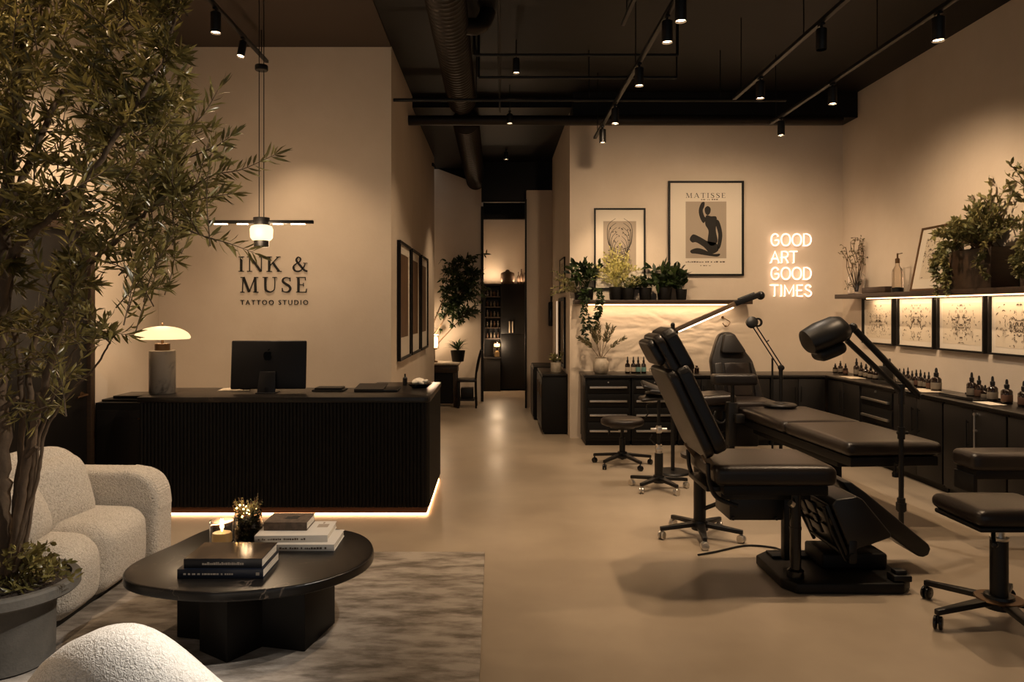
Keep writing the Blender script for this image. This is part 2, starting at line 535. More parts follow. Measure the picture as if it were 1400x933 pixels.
for i in range(gx + 1):
    for j in range(gz + 1):
        u, v = i / gx, j / gz
        x, z = 1.02 + 2.5 * u, .92 + .84 * v
        e = min(1, u * 8, (1 - u) * 5) * min(1, v * 4, (1 - v) * 7)
        p = V3((x * 1.5, z * 4.2, 3.1)); q = p + nz.noise_vector(p * .8) * .9
        d = abs(nz.noise(q)) * .6 + abs(nz.noise(q * 2.3)) * .3 + abs(nz.noise(q * 5.1)) * .15
        g[i][j] = b.verts.new((x, 9.6985 - e * d * .036, z))
for i in range(gx):
    for j in range(gz): b.faces.new((g[i][j], g[i + 1][j], g[i + 1][j + 1], g[i][j + 1]))
struct('wall_relief', b, 'wall', angle=180)
b = new(); box(b, (.99, 9.9, 0), (1.2, 12.7, CZ)); struct('wall_corridor_right', b, 'wall')
b = new(); prism(b, [(-2.6, 13.6, 0), (-.245, 13.6, 0), (-.245, 13.6, 4.02), (-1.05, 13.6, 4.32), (-2.6, 13.6, 4.32)], (0, .12, 0)); struct('wall_recess', b, 'wall')
b = new(); box(b, (.546, 12.7, 0), (1.2, 12.85, 3.78)); struct('wall_passage', b, 'wall')
b = new(); box(b, (-.40, 13.72, 0), (-.245, 15.75, 3.6)); box(b, (.66, 12.85, 0), (.80, 15.75, 3.6)); struct('wall_passage_sides', b, 'wall')
b = new(); box(b, (-.6, 15.75, 0), (1.2, 15.9, CZ)); struct('wall_end', b, 'wall')
b = new(); box(b, (-2.6, 12.6, 0), (-2.5, 13.6, CZ)); box(b, (-2.6, 12.5, 0), (-1.3, 12.6, CZ)); struct('wall_recess_side', b, 'wall')
b = new(); box(b, (-.245, 13.0, 3.62), (1.2, 13.1, CZ)) ; box(b, (-.245, 14.9, 3.55), (.66, 15.0, CZ))
struct('beam_passage', b, 'black_ceiling')
b = new(); box(b, (-.265, 13.55, 0), (-.215, 13.60, 3.62)); box(b, (.516, 12.66, 0), (.546, 12.70, 3.62)); struct('trim_passage', b, 'matt_black')
b = new(); box(b, (.99, 9.3, 4.15), (4.61, 9.7, CZ)); struct('beam_bulkhead', b, 'black_ceiling')
b = new(); cyl(b, (-1.085, 9.1, 4.06), (4.31, 9.1, 4.06), .062, seg=24)
single('ceiling_pipe', b, 'duct', 'thick dark pipe crossing the room under the ceiling, in front of the bulkhead', 'pipe', (1.8, 9.1, 4.06))
b = new(); cyl(b, (-1.085, 7.8, 3.94), (3.1, 7.8, 3.94), .018, seg=12)
for x in (-.2, 1.0, 2.4): cyl(b, (x, 7.8, 3.94), (x, 7.8, CZ), .006, seg=6)
single('conduit_pipe', b, 'black', 'thin black pipe on hangers running from the lobby wall corner across the ceiling', 'pipe', (1.0, 7.8, 3.94))
for (yy, zz, x0, x1, lab) in ((7.0, 4.14, -.2, 1.75, 'upper of two short thin conduits between the duct and the middle track'), (7.05, 3.94, -.16, 1.75, 'lower of two short thin conduits between the duct and the middle track')):
    b = new(); cyl(b, (x0, yy, zz), (x1, yy, zz), .014, seg=10); cyl(b, (x0, yy, zz), (x0, yy, CZ), .014, seg=10); cyl(b, (x1, yy, zz), (x1, yy, CZ), .008, seg=8)
    single('conduit_pipe', b, 'black', lab, 'pipe', (x0, yy, zz), 'ceiling conduits')
b = new(); cyl(b, (.02, 5.0, 4.26), (.06, 9.4, 4.24), .012, seg=8); cyl(b, (.04, 7.6, 4.25), (.04, 7.6, CZ), .012, seg=8)
single('conduit_pipe', b, 'black', 'thin conduit running lengthwise beside the ribbed duct toward the corridor', 'pipe', (.02, 5.0, 4.26), 'ceiling conduits')

def duct(name, a, c, r, label):
    b = new()
    a, c = V3(a), V3(c)
    n = int((c - a).length / .085)
    pts, rs = [], []
    for i in range(n + 1):
        p = a.lerp(c, i / n)
        for dy, dr in ((-.012, 0), (0, .009), (.012, 0)):
            pts.append(p + V3((0, dy, 0))); rs.append(r + dr)
    tube(b, pts, rs, 28)
    return single(name, b, 'duct', label, 'duct', a, angle=60)
VD = duct('ventilation_duct', (-.41, 3.2, 4.28), (-.41, 9.0, 4.28), .165, 'ribbed round air duct under the black ceiling in front of the pipe')
duct('ventilation_duct', (-.38, 9.45, 4.14), (-.36, 14.2, 4.10), .165, 'ribbed round air duct over the corridor beyond the cross pipe')
b = new(); tube(b, smooth_path([(-.36, 6.6, 4.28), (-.15, 6.7, 4.30), (-.06, 6.75, 4.46)], 6), .075, 16)
obj('duct_elbow', b, 'duct', VD)

# door in the left wall
d = thing('door_1', 'dark flush door with lever handle behind the tree', 'door', (-3.53, 6.36, 0)); d['kind'] = 'structure'
b = new(); box(b, (-3.60, 5.24, .005), (-3.55, 6.36, 2.36), .004); obj('door_leaf', b, 'cab', d)
b = new()
box(b, (-3.62, 6.36, 0), (-3.515, 6.43, 2.42), .004); box(b, (-3.62, 5.17, 0), (-3.515, 5.24, 2.42), .004); box(b, (-3.62, 5.24, 2.36), (-3.515, 6.36, 2.42), .004)
obj('door_frame', b, 'wood', d)
b = new(); cyl(b, (-3.55, 6.28, .97), (-3.50, 6.28, .97), .012); tube(b, [(-3.50, 6.28, .97), (-3.495, 6.2, .97), (-3.495, 6.12, .965)], .009, 8); cyl(b, (-3.552, 6.28, .97), (-3.545, 6.28, .97), .028)
obj('door_handle', b, 'brass', d)

# ================================================================ serif lettering
def ribbon(bm, pts, ws, to3, dep, closed=False):
    """a pen stroke: centre line pts (2-D) with width ws, pushed out by dep"""
    pts = [V3((p[0], p[1], 0)) for p in pts]
    n = len(pts)
    Lf, Rt = [], []
    for i, p in enumerate(pts):
        if closed: d = pts[(i + 1) % n] - pts[i - 1]
        else: d = pts[min(i + 1, n - 1)] - pts[max(i - 1, 0)]
        d.normalize(); s = V3((-d.y, d.x, 0)) * (ws[i] if isinstance(ws, list) else ws) / 2
        Lf.append(p + s); Rt.append(p - s)
    dv = V3(dep)
    fl = [bm.verts.new(to3(q)) for q in Lf]; fr = [bm.verts.new(to3(q)) for q in Rt]
    bl = [bm.verts.new(to3(q) + dv) for q in Lf]; br = [bm.verts.new(to3(q) + dv) for q in Rt]
    rng_ = range(n if closed else n - 1)
    for i in rng_:
        j = (i + 1) % n
        bm.faces.new((fl[i], fl[j], fr[j], fr[i])); bm.faces.new((bl[i], br[i], br[j], bl[j]))
        bm.faces.new((fl[i], bl[i], bl[j], fl[j])); bm.faces.new((fr[i], fr[j], br[j], br[i]))
    if not closed:
        for i in (0, n - 1): bm.faces.new((fl[i], fr[i], br[i], bl[i]))

T, t_ = .14, .045          # thick and thin strokes, cap height 1
def serif(x, y, w=.30): return ([(x - w / 2, y), (x + w / 2, y)], t_)
def spath(pts): return [(p.x, p.y) for p in smooth_path([(x, y, 0) for x, y in pts], 6)]
def sw(pts, ws, k=6):
    n = len(pts); o = []
    for i in range(n):
        x = i / (n - 1) * (len(ws) - 1); j = min(int(x), len(ws) - 2)
        o.append(ws[j] + (ws[j + 1] - ws[j]) * (x - j))
    return o
def curve(pts, ws):
    p = spath(pts); return (p, sw(p, ws))
GLY = {
 'I': (.36, [([(.18, 0), (.18, 1)], T), serif(.18, .022), serif(.18, .978)]),
 'N': (.92, [([(.14, 0), (.14, 1)], t_), ([(.17, .99), (.76, .02)], T), ([(.79, 0), (.79, 1)], t_), serif(.14, .022, .26), ([(.0, .978), (.2, .978)], t_), serif(.79, .978, .26)]),
 'K': (.82, [([(.16, 0), (.16, 1)], T), ([(.2, .40), (.66, .98)], t_), ([(.36, .60), (.70, .02)], T), serif(.16, .022), serif(.16, .978), serif(.72, .022, .26), serif(.66, .978, .24)]),
 'M': (1.08, [([(.13, 0), (.17, 1)], t_), ([(.19, .99), (.52, .03)], T), ([(.53, .03), (.86, 1)], t_), ([(.89, 0), (.87, 1)], T), serif(.13, .022, .24), ([(.03, .978), (.22, .978)], t_), serif(.9, .022, .3), ([(.84, .978), (1.03, .978)], t_)]),
 'U': (.88, [curve([(.18, 1), (.18, .4), (.22, .14), (.44, .03), (.66, .14), (.72, .4), (.72, 1)], [T, T, T, .12, .07, t_, t_, t_]), serif(.18, .978), serif(.72, .978, .25)]),
 'S': (.64, [curve([(.52, .76), (.50, .90), (.32, .97), (.14, .89), (.12, .70), (.30, .54), (.48, .40), (.54, .22), (.44, .06), (.28, .025), (.12, .09), (.08, .27)], [.03, .05, .06, .09, .14, .15, .15, .14, .1, .06, .05, .03]), ([(.53, .72), (.53, .97)], .035), ([(.07, .03), (.07, .29)], .035)]),
 'E': (.74, [([(.17, 0), (.17, 1)], T), ([(.04, .022), (.62, .022)], t_), ([(.04, .978), (.58, .978)], t_), ([(.2, .51), (.46, .51)], t_), ([(.61, .0), (.64, .25)], .04), ([(.57, 1.0), (.58, .78)], .04), ([(.46, .40), (.46, .62)], .035)]),
 'A': (.86, [([(.10, .02), (.40, .98)], t_), ([(.42, 1.0), (.74, .02)], T), ([(.20, .33), (.62, .33)], t_), serif(.10, .022, .24), serif(.75, .022, .28)]),
 'T': (.76, [([(.38, 0), (.38, 1)], T), ([(.04, .978), (.72, .978)], t_), ([(.05, 1), (.035, .76)], .04), ([(.71, 1), (.725, .76)], .04), serif(.38, .022)]),
 '&': (.98, [curve([(.92, .03), (.74, .10), (.50, .40), (.30, .66), (.26, .82), (.38, .97), (.52, .86), (.46, .66), (.28, .54), (.12, .40), (.09, .22), (.20, .05), (.42, .03), (.62, .16), (.74, .36), (.80, .56)], [.12, .13, .14, .13, .1, .06, .08, .06, .05, .08, .13, .11, .08, .06, .05, .04]), ([(.68, .57), (.92, .57)], .04)]),
 ' ': (.42, []),
}
def serif_text(bm, s, width, cap, org, xdir, zdir, dep, gap=.16):
    """lettering whose baseline starts at org, squeezed to width"""
    adv = sum(GLY[c][0] for c in s) + gap * (len(s) - 1)
    kx = width / adv
    x = 0
    for c in s:
        for pts, w in GLY[c][1]:
            ws = [q * cap for q in w] if isinstance(w, list) else w * cap
            P = [((x + px_) * kx, py_ * cap) for px_, py_ in pts]
            ribbon(bm, P, ws, lambda q: V3(org) + V3(xdir) * q.x + V3(zdir) * q.y, dep)
        x += GLY[c][0] + gap

def sans_text(bm, s, width, cap, org, xdir, zdir, dep, space=1.0):
    cu = bpy.data.curves.new('t', 'FONT'); cu.body = s; cu.space_character = space; cu.resolution_u = 3
    o = bpy.data.objects.new('t', cu); COL.objects.link(o)
    bpy.context.view_layer.update()
    dg = bpy.context.evaluated_depsgraph_get()
    me = bpy.data.meshes.new_from_object(o.evaluated_get(dg))
    bpy.data.objects.remove(o); bpy.data.curves.remove(cu)
    xs = [v.co.x for v in me.vertices]; ys = [v.co.y for v in me.vertices]
    x0, kx, y0, ky = min(xs), width / (max(xs) - min(xs)), min(ys), cap / (max(ys) - min(ys))
    t = new(); t.from_mesh(me); bpy.data.meshes.remove(me)
    for v in t.verts:
        v.co = V3(org) + V3(xdir) * ((v.co.x - x0) * kx) + V3(zdir) * ((v.co.y - y0) * ky)
    r = bmesh.ops.extrude_face_region(t, geom=t.faces[:])
    bmesh.ops.translate(t, verts=[g for g in r['geom'] if isinstance(g, bmesh.types.BMVert)], vec=V3(dep))
    merge(bm, t)

X_, Z_ = (1, 0, 0), (0, 0, 1)
k = .00767
sg = thing('wall_sign', 'raised black studio name lettering on the cream wall behind the desk', 'sign', W(372, 384, 7.66))
b = new(); o3 = W(325, 371.5, 7.655); serif_text(b, 'INK', 59 * k, 20.5 * k, o3, X_, Z_, (0, .015, 0), .14)
o3 = W(399, 371.5, 7.655); serif_text(b, '&', 22 * k, 20.5 * k, o3, X_, Z_, (0, .015, 0))
obj('name_lettering', b, 'ink', sg)
b = new(); o3 = W(328, 400, 7.655); serif_text(b, 'MUSE', 93 * k, 21 * k, o3, X_, Z_, (0, .015, 0), .2); obj('name_lettering', b, 'ink', sg)
b = new(); o3 = W(328.5, 417, 7.66); sans_text(b, 'TATTOO STUDIO', 92.5 * k, 6.6 * k, o3, X_, Z_, (0, .010, 0), 1.35); obj('tagline_lettering', b, 'ink', sg)

# ================================================================ reception desk
D = thing('reception_desk', 'black fluted reception desk with dark stone top and glowing base', 'desk', (-1.75, 6.2, 0))
DX0, DX1, DY0, DY1, DZ = -2.94, -.557, 6.05, 7.30, .98
def flutes(path, pitch=.03, dep=.011):
    out = []
    for a, c in zip(path, path[1:]):
        a, c = V3((*a, 0)), V3((*c, 0)); d = c - a; n = max(1, round(d.length / pitch)); d.normalize(); nr = V3((d.y, -d.x, 0))
        for i in range(n):
            p0 = a.lerp(c, i / n); p1 = a.lerp(c, (i + 1) / n)
            for q, h in ((0, 0), (.12, .75), (.32, 1), (.68, 1), (.88, .75)):
                out.append(p0.lerp(p1, q) + nr * dep * h)
    out.append(V3((*path[-1], 0)))
    return out
def extrude_strip(bm, pts, z0, z1):
    lo = [bm.verts.new((p.x, p.y, z0)) for p in pts]; hi = [bm.verts.new((p.x, p.y, z1)) for p in pts]
    for i in range(len(pts) - 1): bm.faces.new((lo[i], lo[i + 1], hi[i + 1], hi[i]))
b = new(); extrude_strip(b, flutes([(DX0, DY0), (DX1 - .03, DY0)]), .068, .935); box(b, (DX0, DY0 + .001, .068), (DX1 - .03, DY0 + .03, .935)); obj('front_panel', b, 'flute', D, angle=50)
b = new(); extrude_strip(b, flutes([(DX1 - .03, DY0), (DX1, DY0 + .03), (DX1, DY1)]), .068, .935); box(b, (DX1 - .03, DY0 + .03, .068), (DX1 - .001, DY1, .935)); obj('side_panel', b, 'flute', D, angle=50)
b = new(); box(b, (DX0, DY0 + .03, .05), (DX0 + .03, DY0 + .7, .935)); box(b, (DX0, DY0 + .69, .05), (DX1 - .6, DY0 + .72, .7)); box(b, (DX1 - .63, DY0 + .69, .05), (DX1 - .6, DY1, .935)); obj('back_panel', b, 'matt_black', D)
b = new()
poly = [(DX0 - .015, DY0 - .02), (DX1 - .03, DY0 - .02), (DX1 + .005, DY0 - .008), (DX1 + .018, DY0 + .03), (DX1 + .018, DY1), (DX1 - .62, DY1), (DX1 - .62, DY0 + .72), (DX0 - .015, DY0 + .72)]
prism(b, [(x, y, .935) for x, y in poly], (0, 0, .045), .005); obj('countertop', b, 'desk_top', D)
b = new(); box(b, (DX0 + .01, DY0 + .008, .018), (DX1 - .012, DY0 + .05, .067)); box(b, (DX1 - .05, DY0 + .03, .018), (DX1 - .008, DY1, .067)); obj('kick_plate', b, 'copper', D)
b = new(); box(b, (DX0 + .02, DY0 + .004, .004), (DX1 - .014, DY0 + .02, .016)); box(b, (DX1 - .02, DY0 + .02, .004), (DX1 - .002, DY1, .016)); obj('led_strip', b, 'led_desk', D)

C = thing('storage_cabinet', 'low black cabinet between the door wall and the reception desk', 'cabinet', (-3.25, 6.6, 0))
b = new(); box(b, (-3.51, 6.42, 0), (-2.99, 6.95, .885), .004); obj('body', b, 'matt_black', C)
b = new(); box(b, (-3.49, 6.405, .05), (-3.01, 6.42, .82), .003); obj('door', b, 'cab', C)
b = new(); box(b, (-3.13, 6.398, .74), (-3.05, 6.405, .755), .002); obj('lock_plate', b, 'brass', C)
b = new(); box(b, (-3.5, 6.5, .885), (-3.05, 6.9, .905), .006); single('binder_tray', b, 'black', 'flat black tray lying on the low cabinet beside the desk', 'tray', (-3.3, 6.7, .885))
b = new(); box(b, (-3.42, 6.54, .905), (-3.0, 6.88, .932), .006); single('laptop', b, 'black_gloss', 'closed black laptop on top of the flat tray', 'laptop', (-3.2, 6.7, .905))

# table lamp
TL = W(222, 541, 6.33); TL.z = DZ
lx, ly = TL.x, 6.33
t = thing('table_lamp', 'marble cylinder lamp with glowing dome shade on the desk', 'lamp', (lx, ly, DZ))
b = new(); lathe(b, [(0, 0), (.105, 0), (.108, .004), (.108, .366), (.104, .371), (0, .371)], (lx, ly, DZ), 40); obj('base', b, 'grey_marble', t)
b = new(); lathe(b, [(0, .371), (.062, .371), (.062, .43), (0, .43)], (lx, ly, DZ), 28); cyl(b, (lx, ly, DZ + .43), (lx, ly, DZ + .56), .012); lathe(b, [(0, .585), (.006, .585), (.010, .598), (.004, .61), (0, .612)], (lx, ly, DZ), 12); obj('stem', b, 'brass', t)
b = new(); prof = [(.228 * math.sin(a), .475 + .105 * math.cos(a)) for a in [PI / 2 * i / 14 for i in range(14, -1, -1)]]
lathe(b, prof + [(r * .97, z - .006) for r, z in prof[::-1]], (lx, ly, DZ), 48); obj('shade', b, 'shade', t)
lamp('POINT', (lx, ly, DZ + .50), t, 4.0, WARM, .05)
lamp('POINT', (lx, ly, DZ + .64), t, 1.6, WARM, .08)

# computer monitor seen from behind
mx_, my_ = -1.975, 6.33
t = thing('computer_monitor', 'dark all-in-one computer seen from behind on the desk', 'monitor', (mx_, my_, DZ))
mm = Matrix.Translation((mx_, my_, DZ)) @ Matrix.Rotation(math.radians(2), 4, 'Z')
tilt = mm @ Matrix.Translation((0, .06, .245)) @ Matrix.Rotation(math.radians(-5), 4, 'X')
b = new(); box(b, (-.325, -.012, -.215), (.325, .016, .207), .012, 3, mtx=tilt)
obj('housing', b, 'monitor', t)
b = new(); box(b, (-.31, .0155, -.19), (.31, .0185, .195), mtx=tilt); obj('screen', b, 'screen', t)
b = new(); prism(b, [mm @ V3(p) for p in ((-.078, -.03, .0), (.078, -.03, 0), (.068, .015, .185), (-.068, .015, .185))], (0, .012, 0), .003); box(b, (-.085, -.06, 0), (.085, .12, .008), .003, mtx=mm)
obj('stand', b, 'monitor', t)
b = new(); lathe(b, [(.012, 0), (.019, 0), (.019, .006), (.012, .006)], (0, 0, 0), 18, mtx=mm @ Matrix.Translation((0, -.024, .04)) @ Matrix.Rotation(PI / 2, 4, 'X')); obj('cable_grommet', b, 'black', t)
b = new()
body = [(0, .052), (.018, .060), (.040, .050), (.036, .030), (.036, .015), (.046, .0), (.036, -.032), (.018, -.044), (0, -.038), (-.018, -.044), (-.036, -.032), (-.048, .002), (-.048, .028), (-.040, .050), (-.018, .060)]
prism(b, [tilt @ V3((x * .75, -.048, z * .75 + .065)) for x, z in body], tilt.to_3x3() @ V3((0, .008, 0)))
prism(b, [tilt @ V3((x * .75, -.048, z * .75 + .065)) for x, z in ((.0, .066), (.004, .082), (.022, .094), (.019, .077))], tilt.to_3x3() @ V3((0, .008, 0)))
obj('logo', b, 'logo', t)

# small things on the desk
b = new(); box(b, (-2.47, 6.5, DZ), (-2.2, 6.7, DZ + .006), rz=.1); box(b, (-2.43, 6.52, DZ + .006), (-2.25, 6.68, DZ + .010), rz=-.05)
single('paper_sheet', b, 'paper', 'loose cream papers on the desk between lamp and monitor', 'paper', (-2.33, 6.6, DZ))
b = new(); box(b, (-2.28, 6.52, DZ + .011), (-2.18, 6.58, DZ + .025), .006); box(b, (-2.36, 6.53, DZ + .011), (-2.29, 6.56, DZ + .022), .004); single('stapler', b, 'black', 'small black stapler lying on the cream papers', 'stapler', (-2.25, 6.55, DZ + .011))
b = new(); box(b, (-1.62, 6.45, DZ), (-1.34, 6.65, DZ + .012), .004); box(b, (-1.60, 6.47, DZ + .012), (-1.36, 6.63, DZ + .03), .006); single('card_reader', b, 'black', 'low black box on the desk just right of the monitor', 'box', (-1.48, 6.55, DZ))
b = new(); box(b, (-1.24, 6.42, DZ), (-.86, 6.72, DZ + .018), .005); prism(b, [(-1.24, 6.42, DZ + .018), (-.98, 6.42, DZ + .018), (-.98, 6.7, DZ + .042), (-1.24, 6.7, DZ + .042), ][0:4], (0, 0, .006)); single('clipboard_tray', b, 'black', 'flat black tray with slanted lid at the desk corner near the bowl', 'tray', (-1.05, 6.57, DZ))
bx, by = -.70, 6.78
t = thing('glass_dish', 'shallow clear glass dish on the desk corner', 'dish', (bx, by, DZ))
b = new(); lathe(b, [(0, 0), (.07, 0), (.115, .035), (.118, .04), (.11, .04), (.066, .006), (0, .006)], (bx, by, DZ), 30); obj('bowl', b, 'frost', t)
rng = random.Random(4)
b = new()
for i in range(7):
    ball(b, (bx + rng.uniform(-.06, .06), by + rng.uniform(-.05, .05), DZ + .045 + rng.uniform(0, .022)), .04, (rng.uniform(.8, 1.4), rng.uniform(.8, 1.2), .5), 12, Matrix.Rotation(rng.uniform(-.6, .6), 4, 'Y') @ Matrix.Rotation(rng.uniform(0, 3), 4, 'Z'))
o = single('crumpled_cloth', b, 'white_cloth', 'crumpled white cloth piled in the glass dish', 'cloth', (bx, by, DZ + .03))
b = new(); lathe(b, [(0, 0), (.022, 0), (.022, .07), (.008, .085), (.008, .11), (0, .11)], (-.86, 6.98, DZ), 14); single('hand_pump_bottle', b, 'black', 'small black bottle behind the glass dish on the desk', 'bottle', (-.86, 6.98, DZ))

# ================================================================ pendant over the desk
P0 = W(354.5, 304, 6.2)
pz = P0.z
pxc = (357.5 - 677) * .0062
t = thing('pendant_lamp', 'slim black bar pendant with glowing glass lantern over the desk', 'lamp', (pxc, 6.2, CZ - .012))
b = new(); box(b, (pxc - .455, 6.18, pz - .012), (pxc + .44, 6.22, pz + .016), .004); obj('bar', b, 'black', t)
for x0, x1 in ((-.40, -.29), (-.205, -.115), (.10, .18), (.25, .37)):
    b = new(); box(b, (pxc + x0, 6.186, pz - .020), (pxc + x1, 6.214, pz - .0125)); obj('light_window', b, 'bar_led', t)
b = new(); lathe(b, [(0, .0), (.066, .0), (.068, -.01), (.068, .05), (0, .05)], (pxc, 6.2, pz - .012), 28); lathe(b, [(0, -.21), (.052, -.21), (.062, -.205), (.062, -.158), (.05, -.155), (0, -.155)], (pxc, 6.2, pz), 28)
for a in (0, PI / 2, PI, 3 * PI / 2): cyl(b, (pxc + .055 * math.cos(a + .6), 6.2 + .055 * math.sin(a + .6), pz - .17), (pxc + .055 * math.cos(a + .6), 6.2 + .055 * math.sin(a + .6), pz), .004, seg=8)
obj('lantern_cap', b, 'black', t)
b = new(); lathe(b, [(.05, -.158), (.075, -.152), (.092, -.13), (.095, -.06), (.085, -.035), (.06, -.025)], (pxc, 6.2, pz), 32); obj('glass_lantern', b, 'opal', t)
for dx, nm in ((-.02, 0), (.02, 1)):
    b = new(); cyl(b, (pxc + dx, 6.2, pz + .03), (pxc + dx, 6.2, CZ - .013), .004, seg=8); obj('cable', b, 'black', t)
b = new(); lathe(b, [(0, -.022), (.05, -.022), (.054, -.016), (.054, .016), (.05, .022), (0, .022)], (pxc, 6.2, W(0, 93, 6.2).z), 24); obj('cable_spacer', b, 'black', t)
lamp('POINT', (pxc, 6.04, pz - .10), t, 10, WARM, .12)
lamp('POINT', (pxc, 6.44, pz - .10), t, 14, WARM, .18)

# ================================================================ track lights
def rail(label, x, y0, y1, z, hang):
    t = thing('track_rail', label, 'track', (x, y0, z), group='ceiling light tracks')
    b = new(); box(b, (x - .018, y0, z - .012), (x + .018, y1, z + .018), .003); obj('rail', b, 'black', t)
    for y in hang:
        b = new(); cyl(b, (x, y, z + .015), (x, y, CZ - .013), .005, seg=6); obj('hanger', b, 'black', t)
    return t
ZT = 3.75
RL = rail('light track over the lobby ending above the pendant', -2.30, 2.5, 7.37, 4.2, (3.5, 5.2, 7.2))
def added_rail_head(t, x, y, z, aim, power, ang=100, color=WARM):  # extra heads added out of view to brighten tree, sofa and armchair
    b = new(); cyl(b, (x, y, z - .012), (x, y, z - .20), .04, seg=20); obj('lamp_head', b, 'black', t)
    lamp('SPOT', (x, y, z - .21), t, power, color, .04, ang, .8, V3((x, y, z - .21)) + V3(aim))
added_rail_head(RL, -2.30, 2.75, 4.2, (.25, .35, -1), 110, 120)
RM = rail('light track in the middle of the black ceiling, ending before the corridor', 1.19, 2.5, 8.72, ZT, (4, 6.2, 8.5))
rail('light track on the black ceiling between the middle track and the shelf-side track', 2.32, 2.5, 7.1, ZT, (4, 5.5, 6.9))
rail('light track on the black ceiling closest to the plant shelf wall', 3.03, 2.5, 8.04, ZT, (4, 5.8, 7.9))
NEUT = (1, .86, .70)
added_rail_head(RM, 1.19, 2.62, ZT, (-2.35, -.25, -2.75), 880, 40, (1, .92, .82))  # added unseen head, whitens the armchair
added_rail_head(RM, 1.19, 3.3, ZT, (-3.3, .75, -2.4), 330, 62, NEUT)  # added unseen head, lifts sofa, rug and tree
b = new(); box(b, (1.10, 3.0, 4.18), (1.13, 6.39, 4.21), .003); cyl(b, (1.115, 6.2, 4.2), (1.115, 6.2, CZ), .005, seg=6); cyl(b, (1.115, 4.2, 4.2), (1.115, 4.2, CZ), .005, seg=6)
single('conduit_rail', b, 'black', 'short thin rail close above the middle light track', 'rail', (1.115, 4, 4.2))

def spot(label, x, y, z, h=.15, r=.037, lit=True, power=40, aim=(0, 0, -1), ang=75, tilt=None, lensm='lens', color=WARM, hang=None):
    """cylinder head hanging from z; aim is the direction of the beam"""
    t = thing('track_spotlight', label, 'spotlight', (x, y, z), group='ceiling spotlights')
    d = V3(tilt if tilt else (0, 0, -1)).normalized()
    top = V3((x, y, z - .05)); bot = top + d * h
    b = new(); cyl(b, (x, y, z - .014), (x, y, z - .055), .010, seg=8); box(b, (x - .016, y - .03, z - .030), (x + .016, y + .03, z - .0135), .003)
    if hang: cyl(b, (x, y, z - .03), (x, y, hang), .006, seg=6)
    obj('mount', b, 'black', t)
    b = new(); tube(b, [top, top + d * .004, bot - d * .003, bot], [r * .9, r, r, r * .97], 24, caps=False)
    u, v = frame_of(d); 
    vs = [b.verts.new(top + (u * math.cos(2 * PI * i / 24) + v * math.sin(2 * PI * i / 24)) * r * .9) for i in range(24)]; b.faces.new(vs)
    obj('head', b, 'black', t)
    b = new(); vs = [b.verts.new(bot - d * .012 + (u * math.cos(2 * PI * i / 24) + v * math.sin(2 * PI * i / 24)) * r * .9) for i in range(24)]; b.faces.new(vs)
    obj('lens', b, lensm if lit else 'black_gloss', t)
    if lit and power: lamp('SPOT', bot + d * .01, t, power, color, .03, ang, .75, bot + V3(aim))
    return t

K = 1.0
spot('largest lit spotlight on the lobby track, nearest the tree top', -2.30, 6.02, 4.2, .17, .042, power=150, aim=(-.35, -.15, -1), ang=95)
spot('small swivelled spotlight near the end of the lobby track', -2.30, 6.68, 4.2, .15, .034, power=70, aim=(.25, .35, -1), tilt=(-.10, -.22, -1), ang=70)
spot('first spotlight on the middle track at the top edge of the photo', 1.19, 4.69, ZT, power=110, aim=(-.35, -.1, -1), ang=95)
spot('brightest spotlight on the middle track, second from the top edge', 1.19, 5.06, ZT, power=110, aim=(.15, .05, -1), ang=90)
spot('third spotlight along the middle track', 1.19, 6.04, ZT, power=110, aim=(-.25, .1, -1), ang=90)
spot('fourth spotlight along the middle track, over the cross pipe', 1.19, 7.26, ZT, power=100, aim=(.5, 1.1, -.9), ang=120)
spot('last spotlight at the end of the middle track', 1.19, 8.1, ZT, power=95, aim=(.45, 1.5, -1.5), ang=50)
spot('unlit spotlight on the track between the middle and wall-side tracks', 2.32, 5.2, ZT, lit=False)
spot('lit spotlight on the track between the middle and wall-side tracks', 2.32, 6.4, ZT, power=110, aim=(.2, .1, -1), ang=90, color=(1, .8, .6))
spot('spotlight on the wall-side track nearest the top edge of the photo', 3.03, 5.0, ZT, .16, .042, power=110, aim=(-.1, -.1, -1), ang=95)
spot('middle spotlight of three on the wall-side track', 3.03, 6.57, ZT, power=120, aim=(.5, .2, -.9), ang=130)
spot('farthest spotlight on the wall-side track, in front of the bulkhead', 3.03, 7.75, ZT, power=92, aim=(.0, .7, -.9), ang=130)
spot('spotlight on a rod beside the ribbed duct', .217, 7.5, 4.33, .15, .034, power=75, aim=(-.1, .1, -1), ang=100, hang=CZ)
spot('spotlight hanging just below the thick cross pipe', .18, 8.99, 4.16, .12, .036, power=66, aim=(-.1, .0, -1), ang=80, hang=CZ)
spot('farthest spotlight, deep in the corridor ceiling', .18, 12.0, 4.34, .12, .036, power=90, aim=(-.25, -.1, -1), ang=70, hang=CZ)
b = new(); box(b, (-1.075, 12.15, 4.10), (-1.02, 12.23, 4.15), .01); cyl(b, (-1.03, 12.17, 4.11), (-1.0, 12.12, 4.08), .02); single('security_camera', b, 'black', 'tiny dark camera high on the corridor wall end', 'camera', (-1.05, 12.2, 4.12))

